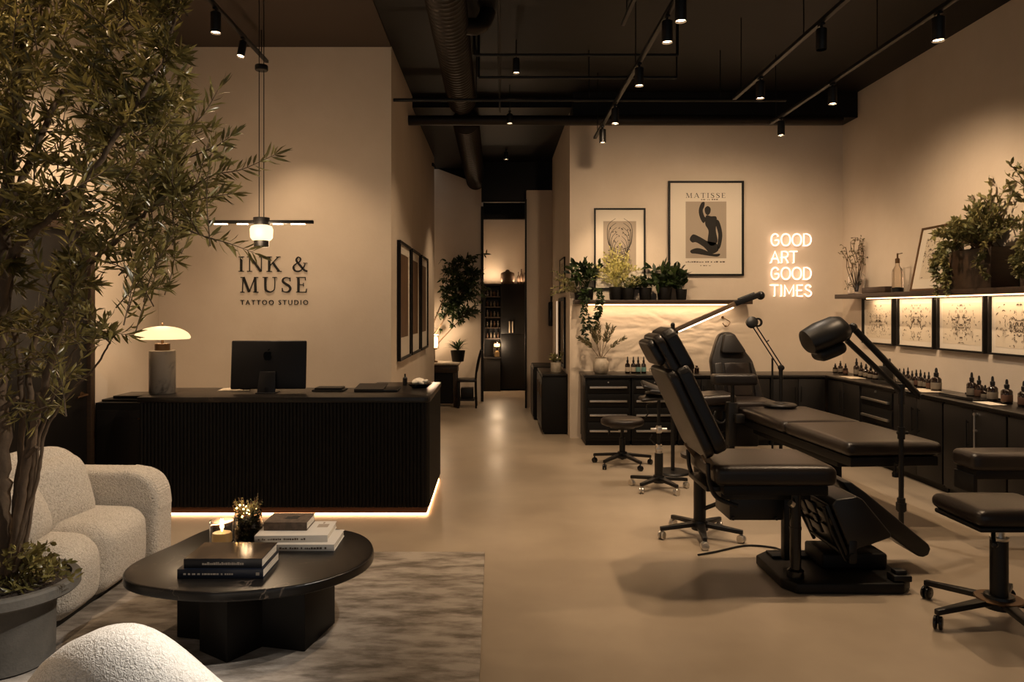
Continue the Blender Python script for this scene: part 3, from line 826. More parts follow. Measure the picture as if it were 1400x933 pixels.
# ================================================================ framed art
rngA = random.Random(11)
def framed(name, label, o, xd, nd, w, h, mat_w, art='scribble', group=None, fr=.022, dep=.03, tilt=None, framem='matt_black', seed=1, img=(.62, .62, 0), imgm='paper2'):
    """picture of size w x h whose lower corner is o, along xd, facing nd"""
    o, xd, nd = V3(o), V3(xd), V3(nd); zd = V3(tilt) if tilt else V3((0, 0, 1))
    t = thing(name, label, 'picture', o + xd * w / 2, group=group)
    P = lambda u, v, d=0: o + xd * u + zd * v + nd * d
    def bar(bm, u0, v0, u1, v1, d0, d1): prism(bm, [P(u0, v0, d0), P(u1, v0, d0), P(u1, v1, d0), P(u0, v1, d0)], nd * (d1 - d0))
    b = new(); bar(b, 0, 0, fr, h, .001, dep); bar(b, w - fr, 0, w, h, .001, dep); bar(b, fr, 0, w - fr, fr, .001, dep); bar(b, fr, h - fr, w - fr, h, .001, dep); obj('frame', b, framem, t)
    b = new(); bar(b, fr, fr, w - fr, h - fr, .002, dep * .45); obj('mount_board', b, 'white_mat', t)
    e = dep * .45
    rg = random.Random(seed)
    to3 = lambda q: P(q.x, q.y, e + .0025)
    if art == 'scribble':
        b = new(); bar(b, mat_w, mat_w, w - mat_w, h - mat_w, e, e + .001); obj('print', b, 'paper', t)
        b = new()
        cx, cy = w / 2, h / 2
        for i in range(80):
            u = min(abs(rg.gauss(0, .16)) * w + .006, w / 2 - mat_w - .02); v = min(max(h * rg.gauss(.5, .17), mat_w + .02), h - mat_w - .02)
            L = rg.uniform(.014, .045); a = rg.uniform(0, PI); cvt = rg.uniform(-2.5, 2.5)
            pts = [(u + L * (s - .5) * math.cos(a + cvt * s), v + L * (s - .5) * math.sin(a + cvt * s)) for s in [j / 7 for j in range(8)]]
            wd = rg.choice((.003, .004, .005, .010))
            ws = [wd * math.sin(PI * (j + .6) / 8.2) for j in range(8)]
            for s in (1, -1):
                ribbon(b, [(cx + s * x, y) for x, y in pts], ws, to3, nd * .0006)
        obj('ink_print', b, 'ink2', t)
    elif art == 'wood':
        b = new(); bar(b, mat_w, mat_w * 1.5, w - mat_w, h - mat_w * .8, e, e + .001); obj('print', b, 'wood_art', t)
    elif art == 'branch':
        b = new(); bar(b, w * img[2], h * .22, w * (1 - img[2]), h * .84, e, e + .001); obj('print', b, imgm, t)
        b = new()
        for s in (1, -1):
            for i in range(9):
                u0, v0 = w / 2, h * (.24 + .03 * i)
                pts = spath([(u0, v0), (u0 + s * w * (.05 + .02 * i), v0 + h * .07), (u0 + s * w * (.03 + .025 * i), v0 + h * (.14 + .02 * i)), (u0 + s * w * .01 * i, v0 + h * (.2 + .024 * i))])
                ribbon(b, pts, sw(pts, [.003, .008, .004]), to3, nd * .0006)
            for i in range(14):
                u = w / 2 + s * w * rg.uniform(.02, .2); v = h * rg.uniform(.4, .76); a = rg.uniform(0, PI); L = .03
                ribbon(b, [(u, v), (u + L * .5 * math.cos(a), v + L * .5 * math.sin(a)), (u + L * math.cos(a + .6), v + L * math.sin(a + .6))], [.003, .012, .002], to3, nd * .0006)
        obj('ink_print', b, 'ink', t)
    return t, P, bar, e

# three tall prints on the corridor wall
def cw(y): return -1.09 + .04 * (y - 7.67) / 4.93 + .003
for i, (y0, lab) in enumerate(((8.08, 'tall brown wood-grain print nearest the reception desk, first of three'), (9.18, 'tall brown wood-grain print in the middle of the three'), (10.26, 'tall brown wood-grain print nearest the corridor, last of three'))):
    y1 = y0 + (.98, .92, .92)[i]
    x0, x1 = cw(y0), cw(y1)
    framed('framed_print', lab, (x0, y0, 1.13), V3((x1 - x0, y1 - y0, 0)).normalized(), (1, -.008, 0), y1 - y0, 1.345, .17, 'wood', 'tall corridor prints', seed=i, fr=.03, dep=.04)

# back wall pictures
kw = .0097
t, P, bar, e = framed('framed_poster', 'largest framed poster with a dark seated figure on the back wall', W(913, 377.5, 9.695), X_, (0, -1, 0), 103 * kw, 129.5 * kw, .1, None, fr=.026, dep=.035)
b = new(); bar(b, 24 * kw, 24 * kw, 79.5 * kw, 101.5 * kw, e, e + .001); obj('print', b, 'paper2', t)
b = new(); serif_text(b, 'MATISSE', 55 * kw, 6.6 * kw, P(24 * kw, 106.5 * kw, e + .0015), X_, Z_, (0, -.001, 0), .22); obj('title_lettering', b, 'ink', t)
b = new(); rg = random.Random(3)
for (v, u0, u1, hh) in ((103.6, 45, 68, 1.5), (18.3, 24, 79, 1.8), (13.5, 44, 58, 1.3)):
    u = u0
    while u < u1:
        L = rg.uniform(1.2, 3.4); bar(b, u * kw, v * kw, min(u + L, u1) * kw, (v + hh * rg.uniform(.5, 1)) * kw, e, e + .001); u += L + rg.choice((.8, .8, 2.4))
obj('caption_lettering', b, 'ink2', t)
# the dark seated figure: plain cut-paper shapes (head, torso, folded legs, one raised arm)
b = new()
def blob(pts, n=6):
    q = smooth_path([(x, y, 0) for x, y in pts], n, True)
    prism(b, [P((24 + p.x * .555) * kw, (24 + p.y * .775) * kw, e + .0012) for p in q], (0, -.0015, 0))
blob([(47, 88), (54, 92), (61, 88), (60, 80), (54, 76), (48, 80)])
blob([(50, 75), (62, 74), (76, 72), (74, 50), (78, 30), (66, 22), (54, 28), (56, 48), (48, 60)])
blob([(10, 34), (18, 42), (34, 38), (54, 30), (76, 26), (80, 14), (62, 8), (44, 20), (26, 28), (16, 28)])
blob([(12, 14), (28, 18), (46, 15), (66, 8), (84, 8), (78, 3), (52, 5), (26, 8), (14, 9)])
blob([(44, 62), (36, 70), (32, 84), (38, 97), (46, 99), (46, 92), (42, 84), (46, 74), (50, 70)])
blob([(77, 68), (84, 62), (90, 42), (86, 22), (80, 16), (78, 24), (80, 42), (74, 60)])
obj('figure_shape', b, 'ink', t)
framed('framed_print', 'framed botanical line drawing behind the shelf plants', W(812, 396, 9.695), X_, (0, -1, 0), 70 * kw, 111 * kw, .1, 'branch', seed=5, img=(0, 0, .18))
# right corridor side: tall mirror and a slim picture
b = new()
t = thing('wall_mirror', 'tall black framed mirror on the corridor side of the back wall block', 'mirror', (.985, 10.7, .9))
b = new(); box(b, (.96, 10.25, .88), (.988, 10.30, 1.88)); box(b, (.96, 11.05, .88), (.988, 11.10, 1.88)); box(b, (.96, 10.30, .88), (.988, 11.05, .93)); box(b, (.96, 10.30, 1.83), (.988, 11.05, 1.88)); obj('frame', b, 'matt_black', t)
b = new(); box(b, (.975, 10.30, .93), (.987, 11.05, 1.83)); obj('glass', b, mat('mirror', '#8d877f', .05, 1.0), t)
framed('framed_print', 'slim framed picture above the tall corridor mirror', (.988, 11.05, 1.95), (0, -1, 0), (-1, 0, 0), .75, .5, .06, 'scribble', seed=8, fr=.016, dep=.02)

# four ink drawings under the right shelf
spans = ((9.10, 8.40), (8.31, 7.62), (7.56, 6.83), (6.77, 6.02))
for i, (ya, yb) in enumerate(spans):
    lab = ('framed ink drawing under the shelf, farthest into the corner', 'framed ink drawing under the shelf, second from the corner', 'framed ink drawing under the shelf with the darkest strokes, third from the corner', 'framed ink drawing under the planter box, cut off by the photo edge')[i]
    framed('framed_drawing', lab, (4.607, ya, 1.29), (0, -1, 0), (-1, 0, 0), ya - yb, .55, .07, 'scribble', 'ink drawings under the shelf', seed=20 + i, fr=.018, dep=.05)

# ================================================================ neon sign
NS = {
 'G': (.86, [[(.78, .80), (.66, .93), (.45, 1), (.2, .9), (.06, .66), (.05, .36), (.18, .1), (.42, 0), (.66, .06), (.80, .22), (.80, .46), (.5, .46)]]),
 'O': (.96, [[(.5, 1), (.22, .92), (.05, .66), (.05, .34), (.22, .08), (.5, 0), (.78, .08), (.95, .34), (.95, .66), (.78, .92), (.5, 1)]]),
 'D': (.84, [[(.08, 0), (.08, 1), (.4, 1), (.68, .88), (.82, .64), (.82, .36), (.68, .12), (.4, 0), (.08, 0)]]),
 'A': (.84, [[(.0, 0), (.42, 1), (.84, 0)], [(.16, .36), (.68, .36)]]),
 'R': (.76, [[(.08, 0), (.08, 1), (.45, 1), (.66, .92), (.72, .74), (.66, .56), (.45, .48), (.08, .48)], [(.42, .48), (.74, 0)]]),
 'T': (.72, [[(.0, 1), (.72, 1)], [(.36, 1), (.36, 0)]]),
 'I': (.16, [[(.08, 0), (.08, 1)]]),
 'M': (.96, [[(.06, 0), (.06, 1), (.48, .22), (.9, 1), (.9, 0)]]),
 'E': (.62, [[(.62, 1), (.08, 1), (.08, 0), (.62, 0)], [(.08, .52), (.55, .52)]]),
 'S': (.66, [[(.6, .82), (.48, .97), (.28, 1), (.1, .88), (.1, .68), (.28, .55), (.48, .46), (.62, .32), (.6, .12), (.42, .0), (.2, .02), (.05, .18)]]),
}
ns = thing('neon_sign', 'glowing neon words in four lines on the back wall', 'sign', W(1081, 362, 9.67))
for word, x0, x1, yb, yt in (('GOOD', 1054, 1109, 336, 320), ('ART', 1054, 1090, 359.5, 344), ('GOOD', 1054, 1109, 382, 366), ('TIMES', 1054, 1109.5, 405, 390)):
    adv = sum(NS[c][0] for c in word) + .2 * (len(word) - 1)
    w3 = (x1 - x0) * .00966; kx = w3 / adv; cap = (yb - yt) * .00966
    o3 = W(x0, yb, 9.66); x = 0
    b = new()
    for c in word:
        for st in NS[c][1]:
            pts = [o3 + V3(((x + p[0]) * kx, 0, p[1] * cap)) for p in st]
            if c in 'GOS': pts = smooth_path(pts, 3)
            tube(b, pts, .0100, 8)
            for q in (pts[0], pts[-1]): cyl(b, q, q + V3((0, .035, 0)), .006, seg=6)
        x += NS[c][0] + .2
    obj('tube_lettering', b, 'neon', ns)
b = new(); box(b, (-2.6, 13.73, 3.9), (-.245, 13.9, CZ)); box(b, (-1.09, 9.5, 4.33), (.99, 13.58, CZ - .002)); struct('ceiling_corridor', b, 'black_ceiling')

# ================================================================ back shelf with plants
S = thing('wall_shelf', 'black floating shelf with light strip on the back wall under the pictures', 'shelf', (2.18, 9.57, 1.80))
b = new(); box(b, (1.03, 9.45, 1.775), (3.33, 9.698, 1.83), .004); obj('board', b, 'wood', S)
b = new(); box(b, (1.2, 9.62, 1.762), (3.1, 9.66, 1.7755)); obj('led_strip', b, 'led', S)
lamp('AREA', (2.15, 9.58, 1.755), S, 4, WARM, aim=(2.15, 9.66, 0), sx=1.9, sy=.03)
ST = 1.83
def pot_mesh(b, x, y, z, r, h, taper=.8, seg=26):
    lathe(b, [(0, 0), (r * taper, 0), (r * (taper + .06), .01), (r, h - .015), (r, h), (r * .9, h), (r * .88, h - .02), (0, h - .02)], (x, y, z), seg)
def soil(b, x, y, z, r): lathe(b, [(r * .87, 0), (0, .008)], (x, y, z), 20)
def potted(name, label, x, y, z, r, h, potm='matt_black', taper=.8, group=None):
    t = thing(name, label, 'plant', (x, y, z), group=group)
    b = new(); pot_mesh(b, x, y, z, r, h, taper); obj('pot', b, potm, t)
    b = new(); soil(b, x, y, z + h - .02, r); obj('soil', b, 'soil', t)
    return t
SY = 9.575
def sx(px, Y=SY): return (px - 677) * Y / 1000
# 1 glossy dark plant with trailing vines
x = sx(803); rng = random.Random(21)
t = potted('trailing_plant', 'dark plant at the shelf end with vines hanging below the shelf', x, SY, ST, .085, .17)
lv = Leaves(ymax=9.65); b = new()
tips = [(x + rng.uniform(-.28, .16), SY + rng.uniform(-.2, .1), ST + rng.uniform(.25, .5)) for i in range(16)]
bush(b, lv, (x, SY, ST + .15), tips, rng, 9, .105, .055, .005, .35)
obj('stem', b, 'leaf_dark', t); lv.build('foliage', 'leaf_dark', t)
b = new(); lv = Leaves(ymax=9.65)
for vx, zb in ((sx(794), 1.27), (sx(800), 1.45), (sx(814), 1.46), (sx(818), 1.62)):
    pts = smooth_path([(x, SY - .06, ST + .16), (vx, 9.42, ST + .12), (vx, 9.405, ST - .1), (vx + rng.uniform(-.04, .04), 9.41, (ST + zb) / 2 - .1), (vx + rng.uniform(-.06, .08), 9.42, zb)], 8)
    tube(b, pts, .003, 5, False)
    for p in pts[6:]:
        for s in range(3): lv.leaf(p, V3((rng.uniform(-1, 1), rng.uniform(-1, .2), rng.uniform(-1, .1))), rng.uniform(.045, .07), .032, rng)
obj('vine_stem', b, 'leaf_dark', t); lv.build('vine_foliage', 'leaf_dark', t)
# feathery spray plant leaning off the shelf end
x = sx(789); rng = random.Random(22)
t = potted('feathery_plant', 'pale feathery plant leaning off the corridor end of the shelf', x + .02, 9.62, ST, .05, .10)
lv = Leaves(ymax=9.65); b = new()
bush(b, lv, (x + .02, 9.62, ST + .09), [(x - rng.uniform(.1, .36), 9.55 + rng.uniform(-.15, .1), ST + rng.uniform(.05, .4)) for i in range(14)], rng, 14, .05, .016, .003, .25)
obj('stem', b, 'leaf_mid', t); lv.build('foliage', 'leaf_mid', t)
# bright lime airy plant
x = sx(843); rng = random.Random(23)
t = potted('airy_plant', 'tall pale lime airy plant glowing under the spotlight on the shelf', x, 9.60, ST, .095, .17)
lv = Leaves(ymax=9.65); b = new()
tips = []
for i in range(46):
    a = rng.uniform(0, 2 * PI); rr = rng.uniform(.05, .33); 
    tips.append((x + rr * math.cos(a), 9.58 + min(.1, rr * .6 * math.sin(a)), ST + .84 - rr * 1.2 - rng.uniform(0, .26)))
bush(b, lv, (x, 9.60, ST + .16), tips, rng, 22, .046, .016, .0025, .35)
obj('stem', b, 'leaf_lime', t); lv.build('foliage', 'leaf_lime', t)
# dark bushy, broad leaf, small
for px_, lab, hh, r, h, n, L, wd, seed, tm, yy in (
    (858, 'low fern in a black pot in front of the airy lime plant', .34, .085, .15, 18, .075, .022, 24, 'leaf_mid', 9.535),
    (882, 'round leafy plant in a black pot between the fern and the broad-leaved plant', .30, .085, .16, 14, .085, .042, 25, 'leaf_dark', 9.56),
    (908, 'largest broad-leaved dark plant in a black pot on the back shelf', .46, .098, .16, 20, .15, .062, 26, 'leaf_dark', 9.56),
    (931, 'smallest dark pot plant at the lamp end of the back shelf', .27, .072, .14, 9, .10, .06, 27, 'leaf_dark', 9.56)):
    x = sx(px_); rng = random.Random(seed)
    t = potted('potted_plant', lab, x, yy, ST, r, h, group='pot plants on the back shelf')
    lv = Leaves(ymax=9.65); b = new()
    tips = [(x + hh * .5 * rng.uniform(-1, 1), yy + min(.12, .12 * rng.uniform(-1, 1)), ST + h + (hh - h) * rng.uniform(.2, 1.0)) for i in range(n)]
    bush(b, lv, (x, yy, ST + h - .01), tips, rng, 7, L, wd, .004, .3)
    obj('stem', b, 'leaf_dark', t); lv.build('foliage', tm, t)

b = new(); tube(b, smooth_path([W(988, 434, 9.69), W(993, 437, 9.66), W(998, 441, 9.65), W(993, 447, 9.64), W(988, 442, 9.65)], 6), .006, 8); cyl(b, W(988, 434, 9.699), W(988, 434, 9.68), .018); ball(b, W(992, 446, 9.65), .018, (1, .6, .8))
single('wall_hook', b, 'brass', 'small curled metal hook on the wall above the distant tattoo chair', 'hook', W(992, 440, 9.68))

# ================================================================ counters
CT = .885
b = new()
prism(b, [(1.11, 9.12, CT - .03), (4.12, 9.12, CT - .03), (4.12, 5.13, CT - .03), (4.607, 5.13, CT - .03), (4.607, 9.698, CT - .03), (1.11, 9.698, CT - .03)], (0, 0, .03), .003)
single('worktop', b, 'desk_top', 'dark worktop running along the back wall and the drawing wall', 'worktop', (3.0, 9.4, CT))
def cab_back(name, label, x0, x1, kind):
    t = thing(name, label, 'cabinet', ((x0 + x1) / 2, 9.4, 0), group='cabinets along the back wall')
    b = new(); box(b, (x0 + .004, 9.15, .06), (x1 - .004, 9.69, CT - .031), .003); box(b, (x0 + .01, 9.18, 0), (x1 - .01, 9.66, .06)); obj('body', b, 'matt_black', t)
    w = x1 - x0
    if kind == 'drawers':
        for i, (z0, z1) in enumerate(((.66, .82), (.49, .645), (.31, .475), (.10, .295))):
            b = new(); box(b, (x0 + .03, 9.138, z0), (x1 - .03, 9.15, z1), .004); dr = obj('drawer', b, 'matt_black', t)
            zh = z0 + (z1 - z0) * .45
            b = new(); box(b, (x0 + .055, 9.112, zh - .012), (x1 - .055, 9.138, zh + .012), .004); obj('handle', b, 'chrome', dr)
        b = new(); cyl(b, ((x0 + x1) / 2, 9.13, .795), ((x0 + x1) / 2, 9.1385, .795), .009, seg=12); obj('lock', b, 'chrome', t)
    else:
        for a, c in ((x0 + .01, x0 + w / 2 - .004), (x0 + w / 2 + .004, x1 - .01)):
            b = new(); box(b, (a, 9.135, .08), (c, 9.15, CT - .05), .004); dr = obj('door', b, 'cab', t)
            b = new(); xh = c - .03 if a == x0 + .01 else a + .03
            box(b, (xh - .006, 9.12, .55), (xh + .006, 9.135, .75), .003); obj('handle', b, 'black', dr)
cab_back('drawer_cabinet', 'black drawer cabinet with chrome handles at the free end of the back counter', 1.125, 1.70, 'drawers')
cab_back('drawer_cabinet', 'black drawer cabinet with chrome handles behind the armrest stand', 1.705, 2.28, 'drawers')
cab_back('base_cabinet', 'dark two-door cabinet behind the reclining chair back', 2.285, 2.86, 'doors')
cab_back('base_cabinet', 'dark two-door cabinet behind the distant tattoo chair', 2.865, 3.44, 'doors')
cab_back('base_cabinet', 'dark two-door cabinet in the corner of the worktop', 3.445, 4.13, 'doors')
def cab_right(name, label, ya, yb, kind, hand='black'):
    t = thing(name, label, 'cabinet', (4.38, (ya + yb) / 2, 0), group='cabinets along the drawing wall')
    b = new(); box(b, (4.155, yb + .004, .06), (4.60, ya - .004, CT - .031), .003); box(b, (4.20, yb + .01, 0), (4.58, ya - .01, .06)); obj('body', b, 'matt_black', t)
    if kind == 'drawers':
        n = 4
        for i in range(n):
            z1 = CT - .06 - i * .185; z0 = z1 - .17
            b = new(); box(b, (4.142, yb + .03, z0), (4.155, ya - .03, z1), .004); dr = obj('drawer', b, 'matt_black', t)
            b = new(); box(b, (4.112, yb + .07, z0 + .05), (4.142, ya - .07, z0 + .075), .004); obj('handle', b, 'chrome', dr)
        b = new(); cyl(b, (4.13, (ya + yb) / 2, CT - .075), (4.143, (ya + yb) / 2, CT - .075), .012, seg=12); obj('lock', b, 'chrome', t)
    else:
        m_ = (ya + yb) / 2
        for i, (a, c) in enumerate(((m_ + .003, ya - .01), (yb + .01, m_ - .003))):
            b = new(); box(b, (4.14, a, .08), (4.155, c, CT - .05), .004); dr = obj('door', b, 'cab', t)
            yh = a + .05 if i == 0 else c - .05
            b = new()
            if hand == 'lever' and i == 1:
                cyl(b, (4.115, yh, .80), (4.14, yh, .80), .016, seg=12); cyl(b, (4.115, yh, .66), (4.14, yh, .66), .012, seg=12); cyl(b, (4.118, yh, .44), (4.118, yh, .80), .007, seg=8)
            else:
                cyl(b, (4.118, yh, .50), (4.118, yh, .74), .006, seg=8); cyl(b, (4.118, yh, .52), (4.14, yh, .52), .005, seg=6); cyl(b, (4.118, yh, .72), (4.14, yh, .72), .005, seg=6)
            obj('handle', b, 'chrome' if hand == 'lever' and i == 1 else 'black', dr)
cab_right('base_cabinet', 'dark two-door cabinet under the drawings nearest the corner', 9.11, 8.31, 'doors')
cab_right('drawer_cabinet', 'black drawer cabinet with chrome handles under the drawings', 8.305, 7.61, 'drawers')
cab_right('base_cabinet', 'dark two-door cabinet right beside the drawers on the drawing wall', 7.605, 6.77, 'doors')
cab_right('base_cabinet', 'dark two-door cabinet with metal latch on the drawing wall', 6.765, 5.92, 'doors', 'lever')
cab_right('base_cabinet', 'dark two-door cabinet behind the padded bench at the photo edge', 5.915, 5.15, 'doors')

# ---- bottles
def bottle(label, x, y, z, r, h, labm='label_white', cap=True, group=None):
    t = thing('dropper_bottle', label, 'bottle', (x, y, z), group=group)
    hb = h * .6
    b = new(); lathe(b, [(0, 0), (r * .92, 0), (r, .005), (r, hb * .86), (r * .75, hb * .97), (r * .38, hb * 1.03), (r * .36, hb * 1.12), (0, hb * 1.12)], (x, y, z), 18); obj('body', b, 'amber', t)
    b = new(); lathe(b, [(r * 1.02, hb * .18), (r * 1.03, hb * .19), (r * 1.03, hb * .62), (r * 1.02, hb * .63)], (x, y, z), 18); obj('label', b, labm, t)
    b = new(); lathe(b, [(r * .46, hb * 1.06), (r * .48, hb * 1.30), (r * .28, hb * 1.34), (r * .26, h * .93), (r * .14, h), (0, h)], (x, y, z), 14); obj('dropper', b, 'black', t)
    return t
ORD = ('first', 'second', 'third', 'fourth', 'fifth', 'sixth', 'seventh', 'eighth', 'ninth', 'tenth')
for i, (px_, lm) in enumerate(((858, 'label_pale'), (866, 'label_pale'), (872.5, 'label_teal'), (880, 'label_teal'))):
    Y = 9.4
    bottle('%s dropper bottle from the dried-leaf vase on the back counter, %s label' % (ORD[i], 'teal' if i > 1 else 'pale'), (px_ - 677) * Y / 1000, Y, CT, .032, .215, lm, group='dropper bottles on the back counter')
x = (895.5 - 677) * .0094
b = new(); lathe(b, [(0, 0), (.038, 0), (.04, .005), (.04, .085), (.036, .085), (.036, .01), (0, .01)], (x, 9.4, CT), 20); tube(b, smooth_path([(x - .04, 9.4, CT + .07), (x - .068, 9.4, CT + .06), (x - .068, 9.4, CT + .03), (x - .04, 9.4, CT + .02)], 4), .005, 6)
single('metal_mug', b, mat('pewter', '#6a5f54', .4, .7), 'small pewter mug beside the four dropper bottles', 'mug', (x, 9.4, CT))
for i, (px_, rr, hh) in enumerate(((946, .022, .07), (952.5, .03, .10))):
    x = (px_ - 677) * .0094
    b = new(); lathe(b, [(0, 0), (rr, 0), (rr, hh * .7), (rr * .5, hh * .8), (rr * .5, hh), (0, hh)], (x, 9.4, CT), 16)
    single('ink_jar', b, 'amber', ('smaller dark ink jar behind the reclining headrest', 'larger dark ink jar behind the reclining headrest')[i], 'jar', (x, 9.4, CT), 'jars behind the headrest')
def ry(px_, X): return X / (px_ - 677) * 1000
grp = 'bottles along the drawing wall'
runs = [  # photo x, X, radius, height, label
 (1142, 4.42, .030, .12, 'label_white', 'squat dark bottle in the far corner of the worktop'),
 (1149, 4.45, .030, .16, 'label_white', 'middle dark bottle of three in the far corner of the worktop'),
 (1156, 4.42, .030, .14, 'label_rust', 'dark bottle with rust label in the far corner of the worktop'),
 (1171, 4.45, .034, .22, 'label_white', 'tall dropper bottle left of the lamp arm, first of its row'),
 (1177.5, 4.45, .032, .18, 'label_white', 'second dropper bottle left of the lamp arm'),
 (1184, 4.45, .032, .17, 'label_white', 'third dropper bottle left of the lamp arm'),
 (1190.5, 4.44, .034, .16, 'label_white', 'fourth dropper bottle left of the lamp arm, close to its upper bar'),
 (1197, 4.45, .032, .15, 'label_white', 'fifth dropper bottle, directly behind the lamp arm')]
for i in range(8):
    runs.append((1230 + i * 5.7, 4.47 - .03 * (i % 2), .026, .17 + .012 * ((i * 7) % 3), ('label_white', 'label_white', 'label_rust')[(i * 2) % 3], '%s small dropper bottle of the close row right of the lamp arm' % ORD[i]))
runs += [(1280, 4.42, .048, .235, 'label_white', 'big dropper bottle ending the close row of small bottles'),
 (1328.5, 4.43, .042, .235, 'label_white', 'tall dropper bottle opening the right-hand group on the worktop'),
 (1338.5, 4.46, .038, .21, 'label_rust', 'dropper bottle with rust label in the right-hand group'),
 (1347, 4.47, .034, .13, 'label_white', 'short dark bottle in the middle of the right-hand group'),
 (1357, 4.43, .042, .225, 'label_white', 'tall dropper bottle closing the right-hand group, beside the short one'),
 (1376.5, 4.43, .044, .215, 'label_rust', 'lone dropper bottle with rust label toward the photo edge'),
 (1400, 4.43, .044, .22, 'label_rust', 'dropper bottle half cut off by the photo edge')]
for px_, X, r, h, lm, lab in runs: bottle(lab, X, ry(px_, X), CT, r, h, lm, group=grp)
# machine, trays and papers on the right worktop
Y = ry(1212, 4.5)
b = new(); box(b, (4.43, Y - .06, CT), (4.55, Y + .06, CT + .17), .012); cyl(b, (4.49, Y, CT + .17), (4.49, Y, CT + .24), .03); tube(b, smooth_path([(4.49, Y - .05, CT + .15), (4.47, Y - .12, CT + .22), (4.45, Y - .16, CT + .26)], 5), .012, 8)
single('tattoo_machine_dock', b, 'black', 'black machine dock standing among the bottles behind the lamp arm', 'machine', (4.49, Y, CT))
for i, (px_, X, sx_, sy_, mm_, lab) in enumerate(((1165, 4.30, .18, .3, 'paper', 'pale paper lying on the worktop near the corner'), (1218, 4.33, .16, .55, 'black', 'long black tray on the worktop in front of the small bottles'),
    (1262, 4.33, .2, .35, 'paper', 'cream sheet on the worktop in front of the big bottle'), (1325, 4.36, .26, .5, 'black_gloss', 'glossy black tray on the worktop in front of the right-hand group'), (1352, 4.30, .14, .25, 'white_mat', 'white booklet on the worktop beside the glossy tray'))):
    Y = ry(px_, X)
    b = new(); box(b, (X - sx_ / 2, Y - sy_ / 2, CT), (X + sx_ / 2, Y + sy_ / 2, CT + (.018 if 'black' in mm_ else .004)), .002)
    if 'black' in mm_: box(b, (X - sx_ / 2, Y - sy_ / 2, CT + .018), (X - sx_ / 2 + .008, Y + sy_ / 2, CT + .028)); box(b, (X + sx_ / 2 - .008, Y - sy_ / 2, CT + .018), (X + sx_ / 2, Y + sy_ / 2, CT + .028))
    single('tray' if 'black' in mm_ else 'paper_sheet', b, mm_, lab, 'tray' if 'black' in mm_ else 'paper', (X, Y, CT))

# dried leaf vase on the back counter
x = sx(821.5, 9.38); Y = 9.38
t = thing('dried_leaf_vase', 'round speckled vase of dried leaf stems on the back counter', 'vase', (x, Y, CT))
b = new(); lathe(b, [(0, 0), (.07, 0), (.095, .03), (.102, .10), (.098, .15), (.075, .18), (.07, .20), (.076, .21), (.066, .21), (.06, .18), (0, .17)], (x, Y, CT), 32); obj('vase', b, 'white_ceramic', t)
rng = random.Random(31); b = new(); lv = Leaves()
for tx, ty in ((793, 463), (806, 447), (818, 443), (831, 446), (838, 449), (853, 463), (812, 452)):
    tip = W(tx, ty, Y + rng.uniform(-.08, .1)); base = V3((x, Y, CT + .17))
    pts = smooth_path([base, base.lerp(tip, .5) + V3((0, 0, .04)), tip], 8); tube(b, pts, .004, 5, False)
    for i in range(7, len(pts)):
        d = (pts[i] - pts[i - 1]).normalized()
        for s in (1, -1):
            for q in range(2): lv.leaf(pts[i] + rvec(rng) * .006, d * 1.2 + V3((d.z, 0, -d.x)) * s * .6 + rvec(rng) * .3, .058, .017, rng)
obj('stem', b, 'twig', t); lv.build('dried_leaves', 'dry', t)

# ================================================================ right shelf
S = thing('wall_shelf', 'long dark shelf with light strip above the ink drawings', 'shelf', (4.47, 6.9, 1.9))
b = new(); box(b, (4.33, 4.4, 1.842), (4.608, 9.33, 1.895), .004); obj('board', b, 'wood', S)
b = new(); box(b, (4.49, 4.5, 1.832), (4.52, 8.85, 1.8425)); obj('led_strip', b, 'led', S)
lamp('AREA', (4.47, 6.7, 1.825), S, 9, WARM, aim=(4.72, 6.7, 1.2), sx=4.3, sy=.03)
RT = 1.895
X = 4.47
Y = ry(1171, X)
t = thing('twig_vase', 'clear glass vase of bare budded twigs at the corner end of the shelf', 'vase', (X, Y, RT))
b = new(); lathe(b, [(0, 0), (.095, 0), (.10, .006), (.10, .21), (.09, .24), (.05, .27), (.05, .29), (.045, .29), (.045, .27), (.085, .235), (.094, .21), (.094, .012), (0, .012)], (X, Y, RT), 28); obj('glass', b, 'glass', t)
rng = random.Random(41); b = new(); lv = Leaves(xmax=4.60)
for px_, py_ in ((1151, 345), (1156, 338), (1163, 331), (1170, 325), (1176, 326), (1182, 329), (1190, 333), (1194, 338), (1187, 346), (1160, 352), (1179, 340), (1158, 390), (1184, 384), (1166, 362)):
    tip = W(px_, py_, Y + rng.uniform(-.12, .12)); tip.x = min(tip.x, 4.56); base = V3((X + rng.uniform(-.02, .02), Y, RT + .03))
    pts = smooth_path([base, base.lerp(tip, .45) + V3((rng.uniform(-.04, .04), 0, .05)), base.lerp(tip, .8) + rvec(rng) * .03, tip], 5); tube(b, pts, .004, 5, False)
    for p in pts[9:]:
        q = p + rvec(rng) * .05; tube(b, [p, q], .0022, 4, False)
        for s in range(2): lv.leaf(q, rvec(rng), .026, .016, rng)
obj('stem', b, 'twig', t); lv.build('buds', 'dry', t)
Y0, Y1 = ry(1185, 4.42), ry(1217, 4.42)
b = new(); box(b, (4.36, Y1, RT), (4.52, Y0, RT + .07), .006); single('storage_box', b, 'wood', 'low dark box on the shelf between the twig vase and the glass bottle', 'box', (4.44, (Y0 + Y1) / 2, RT))
X = 4.44; Y = ry(1227, X)
t = thing('glass_bottle', 'tall clear glass bottle with pump on the shelf beside the leaning frame', 'bottle', (X, Y, RT))
b = new(); lathe(b, [(0, 0), (.055, 0), (.058, .006), (.056, .20), (.05, .25), (.024, .29), (.02, .33), (0, .33)], (X, Y, RT), 24); obj('body', b, 'frost', t)
